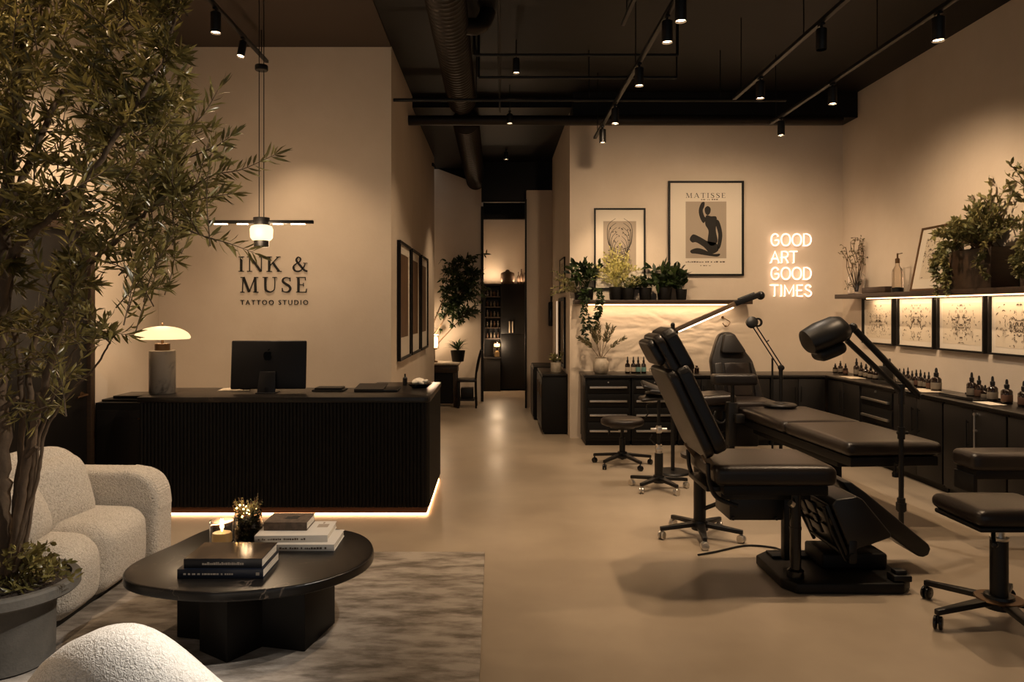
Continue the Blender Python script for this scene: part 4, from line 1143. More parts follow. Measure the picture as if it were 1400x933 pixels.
b = new(); lathe(b, [(.024, .32), (.024, .37), (.009, .38), (.009, .43), (0, .43)], (X, Y, RT), 14); tube(b, [(X, Y, RT + .42), (X, Y - .09, RT + .425)], .005, 6); obj('pump', b, 'brass', t)
b = new(); lathe(b, [(0, 0), (.062, 0), (.064, .05), (.0585, .05), (.0585, .004), (0, .004)], (X, Y, RT), 24); obj('holder', b, 'black', t)
# frame leaning on the shelf
Y0 = ry(1243, 4.40); wfr = .62
dz = V3((.14, 0, .70)).normalized()
framed('leaning_frame', 'thin metal picture frame leaning on the shelf behind the trailing plant', (4.42, Y0, RT + .002), (0, -1, 0), (-math.cos(math.atan2(.14, .7)), 0, math.sin(math.atan2(.14, .7))), wfr, .68, .12, 'scribble', seed=44, fr=.02, dep=.02, tilt=dz, framem='brass')
# planter
PX0, PX1, PY0, PY1 = 4.35, 4.60, 6.42, 6.98
t = thing('planter_box', 'square dark planter with lush trailing greenery on the shelf', 'plant', (4.48, 6.7, RT))
b = new(); box(b, (PX0, PY0, RT), (PX1, PY1, RT + .36), .004); obj('box', b, 'wood', t)
b = new(); box(b, (PX0 + .015, PY0 + .015, RT + .355), (PX1 - .015, PY1 - .015, RT + .367)); obj('soil', b, 'soil', t)
def lush(t, cx, cy, z, seed, tips_px, ym, vines, zmin):
    rng = random.Random(seed); b = new(); lv = Leaves(xmax=4.60); lv2 = Leaves(xmax=4.60)
    tips = []
    for px_, py_, Yt in tips_px: 
        p = W(px_, py_, Yt); p.x = min(p.x, 4.57); tips.append(p)
    bush(b, lv, (cx, cy, z), tips, rng, 26, .068, .027, .005, .22, base_r=.09)
    for (y, x, z1) in vines:
        pts = smooth_path([(cx, y, z), (x + .02, y + .0, z + .09), (x - .05, y, z - .05), (x - .05 + rng.uniform(-.02, .02), y + rng.uniform(-.05, .05), (z + z1) / 2), (x - .04, y + rng.uniform(-.06, .06), z1)], 9)
        tube(b, pts, .003, 5, False)
        for p in pts[5:]:
            for s in range(4): lv2.leaf(p + rvec(rng) * .02, V3((rng.uniform(-1, .4), rng.uniform(-1, 1), rng.uniform(-1, .3))), rng.uniform(.035, .06), .024, rng)
    obj('stem', b, 'twig', t); lv.build('foliage', 'leaf_mid', t); lv2.build('trailing_foliage', 'leaf_mid', t)
rng = random.Random(50)
tp = []
for i in range(70):
    px_ = rng.uniform(1276, 1400); top = 330 - (px_ - 1268) * .78 if px_ < 1330 else 282 - (px_ - 1330) * .6
    tp.append((px_, rng.uniform(max(top, 225), 320), rng.uniform(6.3, 7.1)))
lush(t, 4.47, 6.7, RT + .36, 51, tp, 6.7, [(6.98, 4.36, 2.02), (7.05, 4.36, 1.92), (7.1, 4.36, 1.84), (7.12, 4.35, 1.96), (7.16, 4.36, 2.05), (7.0, 4.35, 1.88), (6.47, 4.36, 2.0)], 1.9)
t = thing('planter_box', 'second dark planter with pale greenery at the photo edge on the shelf', 'plant', (4.48, 5.95, RT))
b = new(); box(b, (PX0, 5.5, RT), (PX1, 6.06, RT + .30), .004); obj('box', b, 'wood', t)
b = new(); box(b, (PX0 + .015, 5.515, RT + .295), (PX1 - .015, 6.045, RT + .307)); obj('soil', b, 'soil', t)
tp = [(rng.uniform(1375, 1470), rng.uniform(215, 330), rng.uniform(5.5, 6.2)) for i in range(36)]
lush(t, 4.47, 5.85, RT + .30, 52, tp, 5.85, [(6.06, 4.36, 1.98), (5.95, 4.36, 2.05), (6.02, 4.36, 2.0)], 1.9)

# ================================================================ corridor furniture
t = thing('narrow_cabinet', 'black narrow cabinet with small plant on top beside the corridor', 'cabinet', (.81, 10.5, 0))
b = new(); box(b, (.645, 9.97, .03), (.985, 11.05, .80), .005); box(b, (.67, 10.0, 0), (.98, 11.02, .03)); obj('body', b, 'matt_black', t)
b = new(); box(b, (.64, 9.95, .80), (.985, 11.07, .825), .004); obj('top', b, 'desk_top', t)
for y0 in (9.99, 10.35, 10.71):
    b = new(); box(b, (.632, y0, .06), (.645, y0 + .34, .78), .003); dr = obj('door', b, 'cab', t)
    b = new(); box(b, (.622, y0 + .03, .5), (.632, y0 + .045, .68), .002); obj('handle', b, 'brass', dr)
b = new(); box(b, (.60, 11.3, 0), (.985, 12.2, .82), .006); box(b, (.588, 11.32, .05), (.60, 11.74, .78), .003); box(b, (.588, 11.76, .05), (.60, 12.18, .78), .003)
single('low_cabinet', b, 'matt_black', 'black low cabinet farther along the corridor behind the narrow one', 'cabinet', (.79, 11.75, 0))
x, Y = (760 - 677) * .0103, 10.3
t = potted('potted_plant', 'small green plant in a split pale and dark pot on the narrow cabinet', x, Y, .825, .075, .14, 'white_ceramic', .95)
rng = random.Random(61); lv = Leaves(); b = new()
bush(b, lv, (x, Y, .95), [(x + rng.uniform(-.12, .1), Y + rng.uniform(-.1, .1), .95 + rng.uniform(.05, .14)) for i in range(12)], rng, 7, .06, .03, .003)
obj('stem', b, 'leaf_dark', t); lv.build('foliage', 'leaf_mid', t)
t = thing('wall_intercom', 'small black panel on a hook on the pale wall beside the passage', 'panel', (.97, 12.69, 1.65))
b = new(); box(b, (.92, 12.62, 1.42), (1.02, 12.698, 1.84), .02); cyl(b, (.97, 12.66, 1.84), (.97, 12.66, 1.94), .012); obj('housing', b, 'black', t)
b = new(); box(b, (.94, 12.612, 1.50), (.99, 12.6205, 1.76), .004); obj('screen', b, 'screen', t)

b = new(); box(b, (.972, 11.60, .78), (.989, 11.64, 1.84), .003); single('wall_light_strip', b, emis('slim wall light', '#ffd9b0', .55), 'slim vertical light strip on the corridor wall above the low cabinet', 'light', (.98, 11.62, 1.3))
# recess: desk, fern, chair, lamp, tall plant
t = thing('side_table', 'dark table with pale rounded top in the recess past the corridor wall', 'table', (-.95, 13.05, 0))
b = new(); box(b, (-1.30, 12.72, .735), (-.62, 13.3, .775), .018, 3); obj('tabletop', b, 'white_ceramic', t)
b = new(); box(b, (-1.26, 12.78, .60), (-.66, 13.25, .735), .004); obj('apron', b, 'wood', t)
for (x, y) in ((-.70, 12.80), (-.70, 13.21), (-1.22, 12.80), (-1.22, 13.21)):
    b = new(); box(b, (x - .03, y - .03, 0), (x + .03, y + .03, .60), .003); obj('leg', b, 'wood', t)
b = new(); box(b, (-1.2, 12.86, .05), (-.74, 13.2, .6)); obj('back_panel', b, 'matt_black', t)
b = new(); tube(b, [(-.9, 12.77, .67), (-.9, 12.74, .67), (-.8, 12.74, .67), (-.8, 12.77, .67)], .006, 6); obj('handle', b, 'brass', t)
x, Y = (626 - 677) * .0131, 13.1
t = potted('potted_fern', 'dark fern in a black pot on the recess table', x, Y, .775, .13, .2, 'matt_black', .75)
rng = random.Random(63); lv = Leaves()
for i in range(46):
    a = rng.uniform(0, 2 * PI); d = V3((math.cos(a), math.sin(a), rng.uniform(.1, 1.4)))
    lv.leaf(V3((x, Y, .97)), d, rng.uniform(.18, .32), .035, rng, .3, up=V3((0, 0, 1)))
lv.build('fronds', 'leaf_dark', t)
x = -1.08; Y = 13.0
t = thing('lantern_lamp', 'small glowing caged lamp on the recess table beside the corridor wall', 'lamp', (x, Y, .775))
b = new(); lathe(b, [(0, 0), (.06, 0), (.06, .02), (.012, .03), (.012, .22), (.05, .23), (.05, .245), (0, .245)], (x, Y, .775), 20)
for k_ in range(6): cyl(b, (x + .075 * math.cos(k_), Y + .075 * math.sin(k_), 1.01), (x + .075 * math.cos(k_), Y + .075 * math.sin(k_), 1.24), .004, seg=6)
lathe(b, [(.08, .46), (.08, .475), (0, .49)], (x, Y, .775), 20); obj('cage', b, 'brass', t)
b = new(); lathe(b, [(0, .25), (.05, .255), (.062, .30), (.062, .42), (.04, .455), (0, .455)], (x, Y, .775), 20); obj('glass_globe', b, 'far_bulb', t)
lamp('POINT', (x + .02, Y + .12, 1.3), t, 14, WARM, .06)
t = thing('wooden_chair', 'dark wooden side chair with padded seat beside the recess table', 'chair', (-.48, 12.85, 0))
b = new(); box(b, (-.66, 12.62, .45), (-.32, 13.0, .50), .02, 3); obj('seat', b, 'leather2', t)
for (x, y) in ((-.64, 12.64), (-.64, 12.98)):
    b = new(); box(b, (x - .018, y - .018, 0), (x + .018, y + .018, .45), .003); obj('leg', b, 'matt_black', t)
for y in (12.64, 12.98):
    b = new(); tube(b, smooth_path([(-.33, y, 0), (-.34, y, .45), (-.31, y, .75), (-.25, y, 1.0)], 6), .017, 8); obj('leg', b, 'matt_black', t)
b = new(); prism(b, [(-.325, 12.64, .62), (-.325, 12.98, .62), (-.25, 12.98, .99), (-.25, 12.64, .99)], (.02, 0, 0), .004); obj('backrest', b, 'matt_black', t)
b = new(); box(b, (-.62, 12.66, .12), (-.36, 12.96, .16)); box(b, (-.60, 12.7, .16), (-.38, 12.94, .34), .01); single('floor_bag', b, 'black', 'dark bag stored beneath the wooden side chair', 'bag', (-.5, 12.8, .12))
t = thing('tall_leafy_plant', 'tall leafy plant leaning out of the recess past the corridor wall', 'plant', (-1.25, 13.35, 0))
b = new(); lathe(b, [(0, 0), (.15, 0), (.19, .4), (.17, .4), (.165, .36), (0, .36)], (-1.45, 13.35, 0), 24); obj('pot', b, 'matt_black', t)
b = new(); rng = random.Random(64); lv = Leaves()
mains = [[(-1.45, 13.35, .36), (-1.3, 13.3, .9), (-1.0, 13.25, 1.4), (-.7, 13.2, 1.9), (-.45, 13.2, 2.35)], [(-1.45, 13.35, .36), (-1.25, 13.3, 1.1), (-1.0, 13.25, 1.75), (-.75, 13.2, 2.3), (-.55, 13.2, 2.6)], [(-1.4, 13.35, .36), (-1.1, 13.3, 1.0), (-.8, 13.25, 1.35), (-.6, 13.2, 1.55)]]
anch = []
for m_ in mains:
    p = smooth_path(m_, 8); tube(b, p, [.018 * (1 - .7 * i / (len(p) - 1)) for i in range(len(p))], 6, False); anch += p[len(p) // 3:]
for i in range(210):
    px_, py_ = rng.gauss(632, 18), rng.gauss(400, 27)
    if px_ < 597 or px_ > 668 or py_ < 346 or py_ > 458: continue
    if py_ > 430 and px_ > 640: continue
    tip = W(px_, py_, 13.2 + rng.uniform(-.25, .25)); a = min(anch, key=lambda q: (q - tip).length)
    bush(b, lv, a, [tip], rng, 11, .11, .038, .003, .2, .05, base_r=.005)
obj('foliage_stem', b, 'twig', t); lv.build('foliage', 'leaf_dark', t)

# end of the corridor: built-in dark cabinet
t = thing('tall_cupboard', 'tall black built-in cupboard with bottle shelves at the corridor end', 'cupboard', (.2, 15.5, 0))
lamp('AREA', (.2, 15.48, 2.30), t, 7, WARM, aim=(.2, 15.7, 4), sx=.8, sy=.04)  # added uplight with no fitting, brightens the end wall
zt = 1.7 + (424 - 388) * .0153
b = new(); box(b, (.11, 15.40, .03), (.655, 15.74, zt), .004); box(b, (-.24, 15.40, .98), (-.21, 15.74, zt)); box(b, (-.24, 15.72, .7), (.11, 15.745, zt)); box(b, (-.24, 15.40, zt - .03), (.11, 15.74, zt)); obj('carcass', b, 'matt_black', t)
b = new(); box(b, (.12, 15.385, .05), (.645, 15.40, 1.18), .003); obj('door', b, 'matt_black', t)
b = new(); box(b, (.12, 15.385, 1.20), (.645, 15.40, zt - .02), .003); obj('door', b, 'matt_black', t)
shz = [1.10, 1.33, 1.55, 1.77, 1.99]
for z in shz:
    b = new(); box(b, (-.21, 15.45, z - .02), (.11, 15.72, z)); obj('shelf', b, 'wood', t)
b = new(); box(b, (-.24, 15.25, 0), (.11, 15.74, .68), .004); box(b, (-.245, 15.23, .68), (.115, 15.74, .705), .003); obj('lower_cabinet', b, 'cab', t)
rng = random.Random(66)
nm = ('lowest', 'second lowest', 'middle', 'second highest', 'highest')
for si, z in enumerate(shz):
    for j in range(4):
        x = -.165 + j * .075
        h = rng.uniform(.10, .15); r = .022
        b = new(); lathe(b, [(0, 0), (r, 0), (r, h * .65), (r * .4, h * .78), (r * .4, h), (0, h)], (x, 15.52, z), 12)
        single('shelf_bottle', b, 'label_white' if (si + j) % 3 else 'basket', '%s small bottle from the left on the %s shelf of the corridor cupboard' % (ORD[j], nm[si]), 'bottle', (x, 15.52, z), 'bottles in the corridor cupboard')
for x in (.30, .365):
    b = new(); box(b, (x - .013, 15.36, 1.22), (x + .013, 15.384, 1.46), .003); obj('handle', b, 'pale', t, label='pale bar handle')
x, Y = (679.5 - 677) * .0153, 15.38
t = thing('glass_lantern', 'glass jar lantern with warm glow on the corridor cupboard ledge', 'lantern', (x, Y, .705))
b = new(); lathe(b, [(0, 0), (.075, 0), (.08, .01), (.08, .33), (.074, .33), (.074, .015), (0, .015)], (x, Y, .705), 24); obj('jar', b, 'frost', t)
b = new(); lathe(b, [(0, .22), (.055, .225), (.06, .25), (.055, .285), (0, .29)], (x, Y, .705), 20); obj('glow_ring', b, 'far_bulb', t)
b = new(); lathe(b, [(0, .016), (.05, .016), (.05, .11), (.02, .14), (0, .14)], (x, Y, .705), 16); obj('candle', b, 'wax', t)
lamp('POINT', (x, 15.15, 1.0), t, 14, WARM, .06)
x = (694 - 677) * .0155
b = new(); lathe(b, [(0, 0), (.13, 0), (.15, .08), (.145, .22), (.13, .24), (.05, .27), (.03, .30), (0, .31)], (x, 15.55, zt), 24); single('lidded_basket', b, 'basket', 'lidded round basket on top of the corridor cupboard', 'basket', (x, 15.55, zt))
for j, (px_, h) in enumerate(((709, .26), (713, .32), (717.5, .24))):
    x = (px_ - 677) * .0155
    b = new(); lathe(b, [(0, 0), (.03, 0), (.03, h * .6), (.012, h * .75), (.012, h), (0, h)], (x, 15.55, zt), 14)
    single('tall_bottle', b, 'basket', '%s brown bottle beside the basket on the corridor cupboard' % ('left', 'tallest middle', 'right')[j], 'bottle', (x, 15.55, zt), 'bottles on the cupboard top')
# ================================================================ rug, coffee table
b = new(); box(b, (-3.15, 1.9, .001), (-.072, 5.1, .014), .004)
single('area_rug', b, 'rug', 'mottled grey-brown rug under the coffee table and sofa', 'rug', (-1.6, 3.5, 0))
RZ = .0145
t = thing('coffee_table', 'low oval dark marble coffee table on slab legs on the rug', 'table', (-1.26, 3.88, RZ))
outline = smooth_path([(-1.26, 3.36, 0), (-.90, 3.46, 0), (-.69, 3.70, 0), (-.66, 3.98, 0), (-.80, 4.26, 0), (-1.12, 4.40, 0), (-1.50, 4.44, 0), (-1.69, 4.36, 0), (-1.78, 4.06, 0), (-1.86, 3.74, 0), (-1.79, 3.53, 0), (-1.58, 3.41, 0)], 8, True)
b = new(); prism(b, [V3((p.x, p.y, .352)) for p in outline], (0, 0, .05), .012, 4); obj('tabletop', b, 'marble', t, angle=60)
def slab(bm, p0, p1, th, z0, z1):
    p0, p1 = V3((*p0, 0)), V3((*p1, 0)); d = (p1 - p0).normalized(); n = V3((-d.y, d.x, 0)) * th / 2
    prism(bm, [q + V3((0, 0, z0)) for q in (p0 - n, p1 - n, p1 + n, p0 + n)], (0, 0, z1 - z0), .003)
b = new(); slab(b, (-1.37, 3.55), (-.98, 4.12), .22, RZ, .352); obj('leg', b, 'matt_black', t)
b = new(); slab(b, (-1.60, 3.93), (-.90, 3.77), .34, RZ, .3515); obj('leg', b, 'matt_black', t)
TT = .402
# candle
cx_, cy_ = (303.5 - 677) * .00405, 4.05
t = thing('candle_jar', 'lit candle in a clear glass tumbler on the marble table', 'candle', (cx_, cy_, TT))
b = new(); lathe(b, [(0, 0), (.060, 0), (.064, .006), (.066, .132), (.062, .133), (.060, .016), (0, .016)], (cx_, cy_, TT), 36); obj('glass', b, 'glass', t)
b = new(); lathe(b, [(0, .02), (.05, .02), (.053, .03), (.053, .062), (.048, .07), (.02, .064), (0, .062)], (cx_, cy_, TT), 28); cyl(b, (cx_, cy_, TT + .06), (cx_, cy_, TT + .074), .0015, seg=6); obj('wax', b, 'wax', t)
b = new(); lathe(b, [(0, .072), (.006, .078), (.007, .086), (.004, .100), (0, .112)], (cx_, cy_, TT), 12); obj('flame', b, 'flame', t)
lamp('POINT', (cx_, cy_, TT + .10), t, .6, (1, .62, .3), .012)
# moss vase with fairy lights
vx, vy = (338.5 - 677) * .00411, 4.12
t = thing('moss_vase', 'glass vase of dark moss and twigs with fairy lights on the marble table', 'vase', (vx, vy, TT))
b = new(); lathe(b, [(0, 0), (.066, 0), (.075, .02), (.078, .06), (.074, .15), (.070, .17), (.066, .17), (.070, .15), (.073, .06), (.068, .02), (0, .012)], (vx, vy, TT), 32); obj('glass', b, 'frost', t)
rng = random.Random(71); lv = Leaves(); b = new()
for i in range(900):
    a = rng.uniform(0, 2 * PI); r = .064 * math.sqrt(rng.random()); z = rng.uniform(.02, .17)
    lv.leaf(V3((vx + r * math.cos(a), vy + r * math.sin(a), TT + z)), rvec(rng) + V3((0, 0, .3)), .022, .010, rng)
lv.build('moss', 'leaf_dark', t)
lv = Leaves()
for i in range(60):
    a = rng.uniform(0, 2 * PI); r = .085 * math.sqrt(rng.random())
    p0 = V3((vx + r * .5 * math.cos(a), vy + r * .5 * math.sin(a), TT + .13)); p1 = V3((vx + r * math.cos(a), vy + r * math.sin(a), TT + rng.uniform(.18, .245)))
    tube(b, [p0, p0.lerp(p1, .5) + rvec(rng) * .008, p1], .0011, 4, False)
    for q in range(3): lv.leaf(p1 - (p1 - p0) * rng.random() * .4, rvec(rng), .014, .007, rng)
obj('twig', b, 'twig', t); lv.build('seed_heads', 'leaf_mid', t)
b = new()
for i in range(16):
    a = rng.uniform(0, 2 * PI); r = .06 * math.sqrt(rng.random()); ball(b, (vx + r * math.cos(a), vy + r * math.sin(a) - .01, TT + rng.uniform(.14, .20)), .0042, seg=8)
obj('fairy_light', b, 'fairy', t)
lamp('POINT', (vx, vy - .03, TT + .22), t, .35, (1, .65, .35), .03)
# books
def book(label, x0, y0, x1, y1, z0, z1, cov, rz=0.0, print_=None, dust=None, group=None):
    c = V3(((x0 + x1) / 2, (y0 + y1) / 2, z0))
    t = thing('book', label, 'book', c, rz, group)
    hx, hy, h = (x1 - x0) / 2, (y1 - y0) / 2, z1 - z0
    ck = .003
    b = new(); box(b, (-hx, -hy, 0), (hx, hy, ck), .001); box(b, (-hx, -hy, h - ck), (hx, hy, h), .001); box(b, (-hx, -hy, 0), (hx, -hy + .004, h), .0012)
    obj('cover', b, cov, t, world=False)
    b = new(); box(b, (-hx + .004, -hy + .004, ck), (hx - .005, hy - .005, h - ck)); obj('pages', b, 'book_pages', t, world=False)
    return t, hx, hy, h
t, hx, hy, h = book('navy hardback at the bottom of the front book pile on the coffee table', -1.535, 3.53, -1.12, 3.80, TT, TT + .045, 'book_navy')
b = new(); rg = random.Random(5); u = -hx + .03
while u < -hx + .27:
    L = rg.uniform(.006, .016); box(b, (u, -hy - .0006, .018), (u + L, -hy + .001, .026)); u += L + rg.choice((.003, .003, .01))
box(b, (hx - .035, -hy - .0006, .016), (hx - .018, -hy + .001, .030)); obj('spine_lettering', b, 'paper2', t, world=False)
t, hx, hy, h = book('glossy dark photo book on top of the front book pile', -1.51, 3.545, -1.13, 3.80, TT + .045, TT + .09, 'book_black')
b = new(); u = -hx + .09
for i in range(20):
    L = rg.uniform(.005, .012); box(b, (u, -hy - .0006, .016), (u + L, -hy + .001, .016 + rg.uniform(.008, .014))); u += L + .002
obj('spine_lettering', b, 'paper2', t, world=False)
b = new(); box(b, (-hx + .002, -hy + .004, h), (hx - .002, hy - .002, h + .0008)); obj('cover_photo', b, 'book_photo', t, world=False)
def spine_text(t, hx, hy, z, u0, u1, seed):
    rg = random.Random(seed); b = new(); u = u0
    while u < u1:
        L = rg.uniform(.005, .014); box(b, (u, -hy - .0006, z), (u + L, -hy + .001, z + rg.uniform(.006, .011))); u += L + rg.choice((.003, .003, .014))
    obj('spine_lettering', b, 'ink2', t, world=False)
t, hx, hy, h = book('white book at the bottom of the rear book pile', -1.26, 3.93, -.865, 4.20, TT, TT + .036, 'book_white'); spine_text(t, hx, hy, .012, -hx + .1, hx - .04, 6)
t, hx, hy, h = book('white book in the middle of the rear pile under the taupe book', -1.31, 3.97, -.915, 4.24, TT + .036, TT + .072, 'book_white', .03); spine_text(t, hx, hy, .012, -hx + .02, hx - .12, 7)
b = new(); box(b, (hx - .09, hy - .12, h), (hx - .03, hy - .06, h + .0006)); box(b, (hx - .07, hy - .05, h), (hx - .06, hy - .02, h + .0006)); obj('cover_print', b, 'paper2', t, world=False)
t, hx, hy, h = book('small taupe cloth book topping the rear pile', -1.285, 4.06, -1.045, 4.25, TT + .072, TT + .118, 'book_taupe')
b = new(); pts = smooth_path([(-.03, -.02, 0), (.02, .03, 0), (.05, .01, 0), (.0, -.03, 0), (.07, .05, 0)], 6); ribbon(b, [(p.x, p.y) for p in pts], .007, lambda q: V3((q.x, q.y, h + .0004)), (0, 0, -.0008)); box(b, (-.02, -.03, h), (.05, .02, h + .0006)); obj('cover_print', b, 'ink', t, world=False)

# ================================================================ sofa
T4 = lambda x, y, z, rx=0, ry_=0, rz=0: Matrix.Translation((x, y, z)) @ Matrix.Rotation(rz, 4, 'Z') @ Matrix.Rotation(ry_, 4, 'Y') @ Matrix.Rotation(rx, 4, 'X')
t = thing('sofa', 'cream boucle sofa with rounded arm behind the potted tree', 'sofa', (-2.75, 4.35, RZ))
b = new(); box(b, (-3.28, 3.86, RZ), (-2.32, 4.84, .07), .01); obj('plinth', b, 'black', t)
b = new()
prof = [(-3.36, .05), (-2.20, .05), (-2.175, .09), (-2.17, .44), (-2.185, .53), (-2.225, .60), (-2.29, .642), (-2.37, .66), (-3.30, .67), (-3.36, .62)]
pr = smooth_path([(x, 0, z) for x, z in prof[3:8]], 4)
poly = [V3((x, 4.70, z)) for x, z in prof[:3]] + [V3((p.x, 4.70, p.z)) for p in pr] + [V3((x, 4.70, z)) for x, z in prof[8:]]
prism(b, poly, (0, .24, 0), .045, 5); obj('armrest', b, 'boucle', t, angle=80)
b = new(); cushion(b, (.34, 1.15, .62), .12, T4(-3.21, 4.25, .38), (.02, 0, .02), 12); obj('backrest', b, 'boucle', t, angle=80)
b = new(); cushion(b, (.98, .56, .40), .10, T4(-2.71, 4.425, .255), (.03, .0, .03), 16); obj('seat_cushion', b, 'boucle', t, angle=80)
b = new(); cushion(b, (.98, .40, .40), .12, T4(-2.71, 3.965, .255), (.03, .0, .025), 16); obj('seat_cushion', b, 'boucle', t, angle=80)
b = new(); cushion(b, (.32, .66, .52), .15, T4(-2.74, 4.36, .565, 0, -.34, -.25), (.07, .03, .05), 16); obj('back_cushion', b, 'boucle', t, angle=80)
b = new(); cushion(b, (.26, .40, .40), .12, T4(-2.62, 3.93, .56, 0, -.4, .12), (.05, .02, .03), 16); obj('back_cushion', b, 'boucle', t, angle=80)

# barrel armchair seen from behind
t = thing('armchair', 'rounded cream boucle armchair back nearest the photo corner', 'chair', (-1.15, 2.5, RZ))
def shell(bm, c, R, th, hfun, n=40, a0=-125, a1=125, rz=0.0, z0=.06):
    rings = []
    for i in range(n + 1):
        a = math.radians(a0 + (a1 - a0) * i / n)
        h = hfun(a)
        ring = []
        m = 22
        for k_ in range(m):
            q = 2 * PI * k_ / m
            cx, cz = math.cos(q), math.sin(q)
            ex = abs(cx) ** .8 * math.copysign(1, cx); ez = abs(cz) ** .7 * math.copysign(1, cz)
            rr = R + ex * th / 2; zz = z0 + (h - z0) * (.5 + ez / 2)
            if ez > .55: rr -= .0
            ang = a - PI / 2 + rz
            ring.append(bm.verts.new((c[0] + rr * math.cos(ang), c[1] + rr * math.sin(ang), zz)))
        rings.append(ring)
    for A, B in zip(rings, rings[1:]):
        for k_ in range(22): bm.faces.new((A[k_], A[(k_ + 1) % 22], B[(k_ + 1) % 22], B[k_]))
    bm.faces.new(rings[0][::-1]); bm.faces.new(rings[-1])
b = new(); shell(b, (-1.11, 2.56), .36, .24, lambda a: .30 + .45 * math.exp(-(a / (1.35 if a < 0 else .95)) ** 2), a0=-125, a1=78); obj('backrest', b, 'boucle_near', t, angle=80)
b = new(); cushion(b, (.36, .46, .24), .10, T4(-1.11, 2.47, .20), (.0, .0, .02), 14); obj('seat_cushion', b, 'boucle_near', t, angle=80)
b = new(); lathe(b, [(0, 0), (.34, 0), (.34, .06), (0, .06)], (-1.14, 2.58, RZ), 32); obj('base', b, 'black', t)

# ================================================================ potted olive tree
px0, py0 = -2.335, 3.5
t = thing('potted_olive_tree', 'large olive tree in a grey stone pot in front of the sofa', 'tree', (px0, py0, RZ))
b = new(); lathe(b, [(0, 0), (.185, 0), (.20, .01), (.205, .30), (.215, .315), (.30, .335), (.31, .345), (.31, .385), (.302, .395), (.27, .395), (.262, .37), (0, .36)], (px0, py0, RZ), 56); obj('pot', b, 'concrete_pot', t)
b = new(); lathe(b, [(.265, .375), (.15, .395), (0, .405)], (px0, py0, RZ), 28); obj('soil', b, 'soil', t)
rng = random.Random(77)
b = new()
def Wt(x, y, Y=3.5): return W(x, y, Y)
stems_ = [
 ([(8, 790, 3.5), (4, 700, 3.5), (2, 600, 3.5), (-2, 480, 3.48), (4, 360, 3.46), (8, 264, 3.45), (22, 170, 3.45), (30, 60, 3.45), (24, -60, 3.45), (30, -140, 3.45)], .044, .014),
 ([(14, 788, 3.47), (28, 690, 3.45), (40, 610, 3.42), (58, 540, 3.4), (80, 460, 3.38), (96, 400, 3.36), (122, 362, 3.35), (160, 330, 3.35), (200, 290, 3.36), (240, 270, 3.38)], .025, .007),
 ([(12, 786, 3.52), (24, 670, 3.54), (31, 570, 3.56), (24, 480, 3.58), (12, 410, 3.58), (34, 330, 3.56), (70, 270, 3.55)], .019, .007),
 ([(16, 786, 3.46), (30, 720, 3.4), (52, 655, 3.36), (62, 590, 3.34), (98, 535, 3.32), (128, 505, 3.3), (150, 470, 3.3)], .012, .004),
 ([(18, 785, 3.5), (38, 700, 3.5), (47, 620, 3.52), (44, 560, 3.55), (40, 500, 3.6), (60, 430, 3.62), (84, 360, 3.65), (106, 300, 3.68), (116, 220, 3.7), (124, 120, 3.7), (118, 20, 3.7), (128, -60, 3.7)], .020, .008),
 ([(20, 782, 3.44), (38, 730, 3.42), (50, 640, 3.4), (54, 600, 3.4), (74, 540, 3.38), (90, 500, 3.36), (108, 470, 3.35)], .011, .004),
 ([(0, 500, 3.5), (6, 390, 3.4), (24, 340, 3.35), (60, 305, 3.3), (95, 275, 3.25), (140, 215, 3.2), (180, 150, 3.2), (225, 80, 3.2), (240, 20, 3.2)], .026, .006),
 ([(-2, 640, 3.5), (-20, 520, 3.7), (-30, 400, 3.85), (-10, 250, 3.9), (20, 120, 3.95), (60, 0, 3.95), (90, -80, 3.95)], .03, .008),
 ([(5, 300, 3.45), (50, 200, 3.5), (90, 120, 3.6), (150, 60, 3.65), (200, 0, 3.7), (240, -60, 3.7)], .02, .006),
 ([(4, 340, 3.4), (-40, 240, 3.3), (-70, 120, 3.25), (-60, 0, 3.2)], .022, .006)]
anch = []
for st, r0, r1 in stems_:
    p = smooth_path([Wt(*q) for q in st], 8)
    p = [q + rvec(rng) * r0 * .25 for q in p]
    n = len(p)
    tube(b, p, [(r0 + (r1 - r0) * (i / (n - 1)) ** .7) * rng.uniform(.9, 1.1) for i in range(n)], 10, False)
    anch += [(q, i / n) for i, q in enumerate(p) if q.z > 1.25]
for (x, y, Y, dx, dy) in ((36, 625, 3.42, 14, -14), (62, 560, 3.4, -10, -24), (2, 560, 3.5, 22, -16)):
    p = Wt(x, y, Y); q = Wt(x + dx, y + dy, Y - .03); cyl(b, p, q, .016, .009, 8)
obj('trunk', b, 'bark', t)
lv = Leaves(); b = new()
def inside(x, y):
    if x < -120 or y < -110: return False
    if y < 60: return x < 258
    if y < 110: return x < 258
    if y < 160: return x < 262 + (y - 110) * .75
    if y < 200: return x < 300
    if y < 262: return x < 316 - (y - 200) * .1
    if y < 345: return x < 305 - (y - 262) * .75
    if y < 420: return x < 243 - (y - 345) * .95
    if y < 470: return x < 170 - (y - 420) * 1.0
    return False
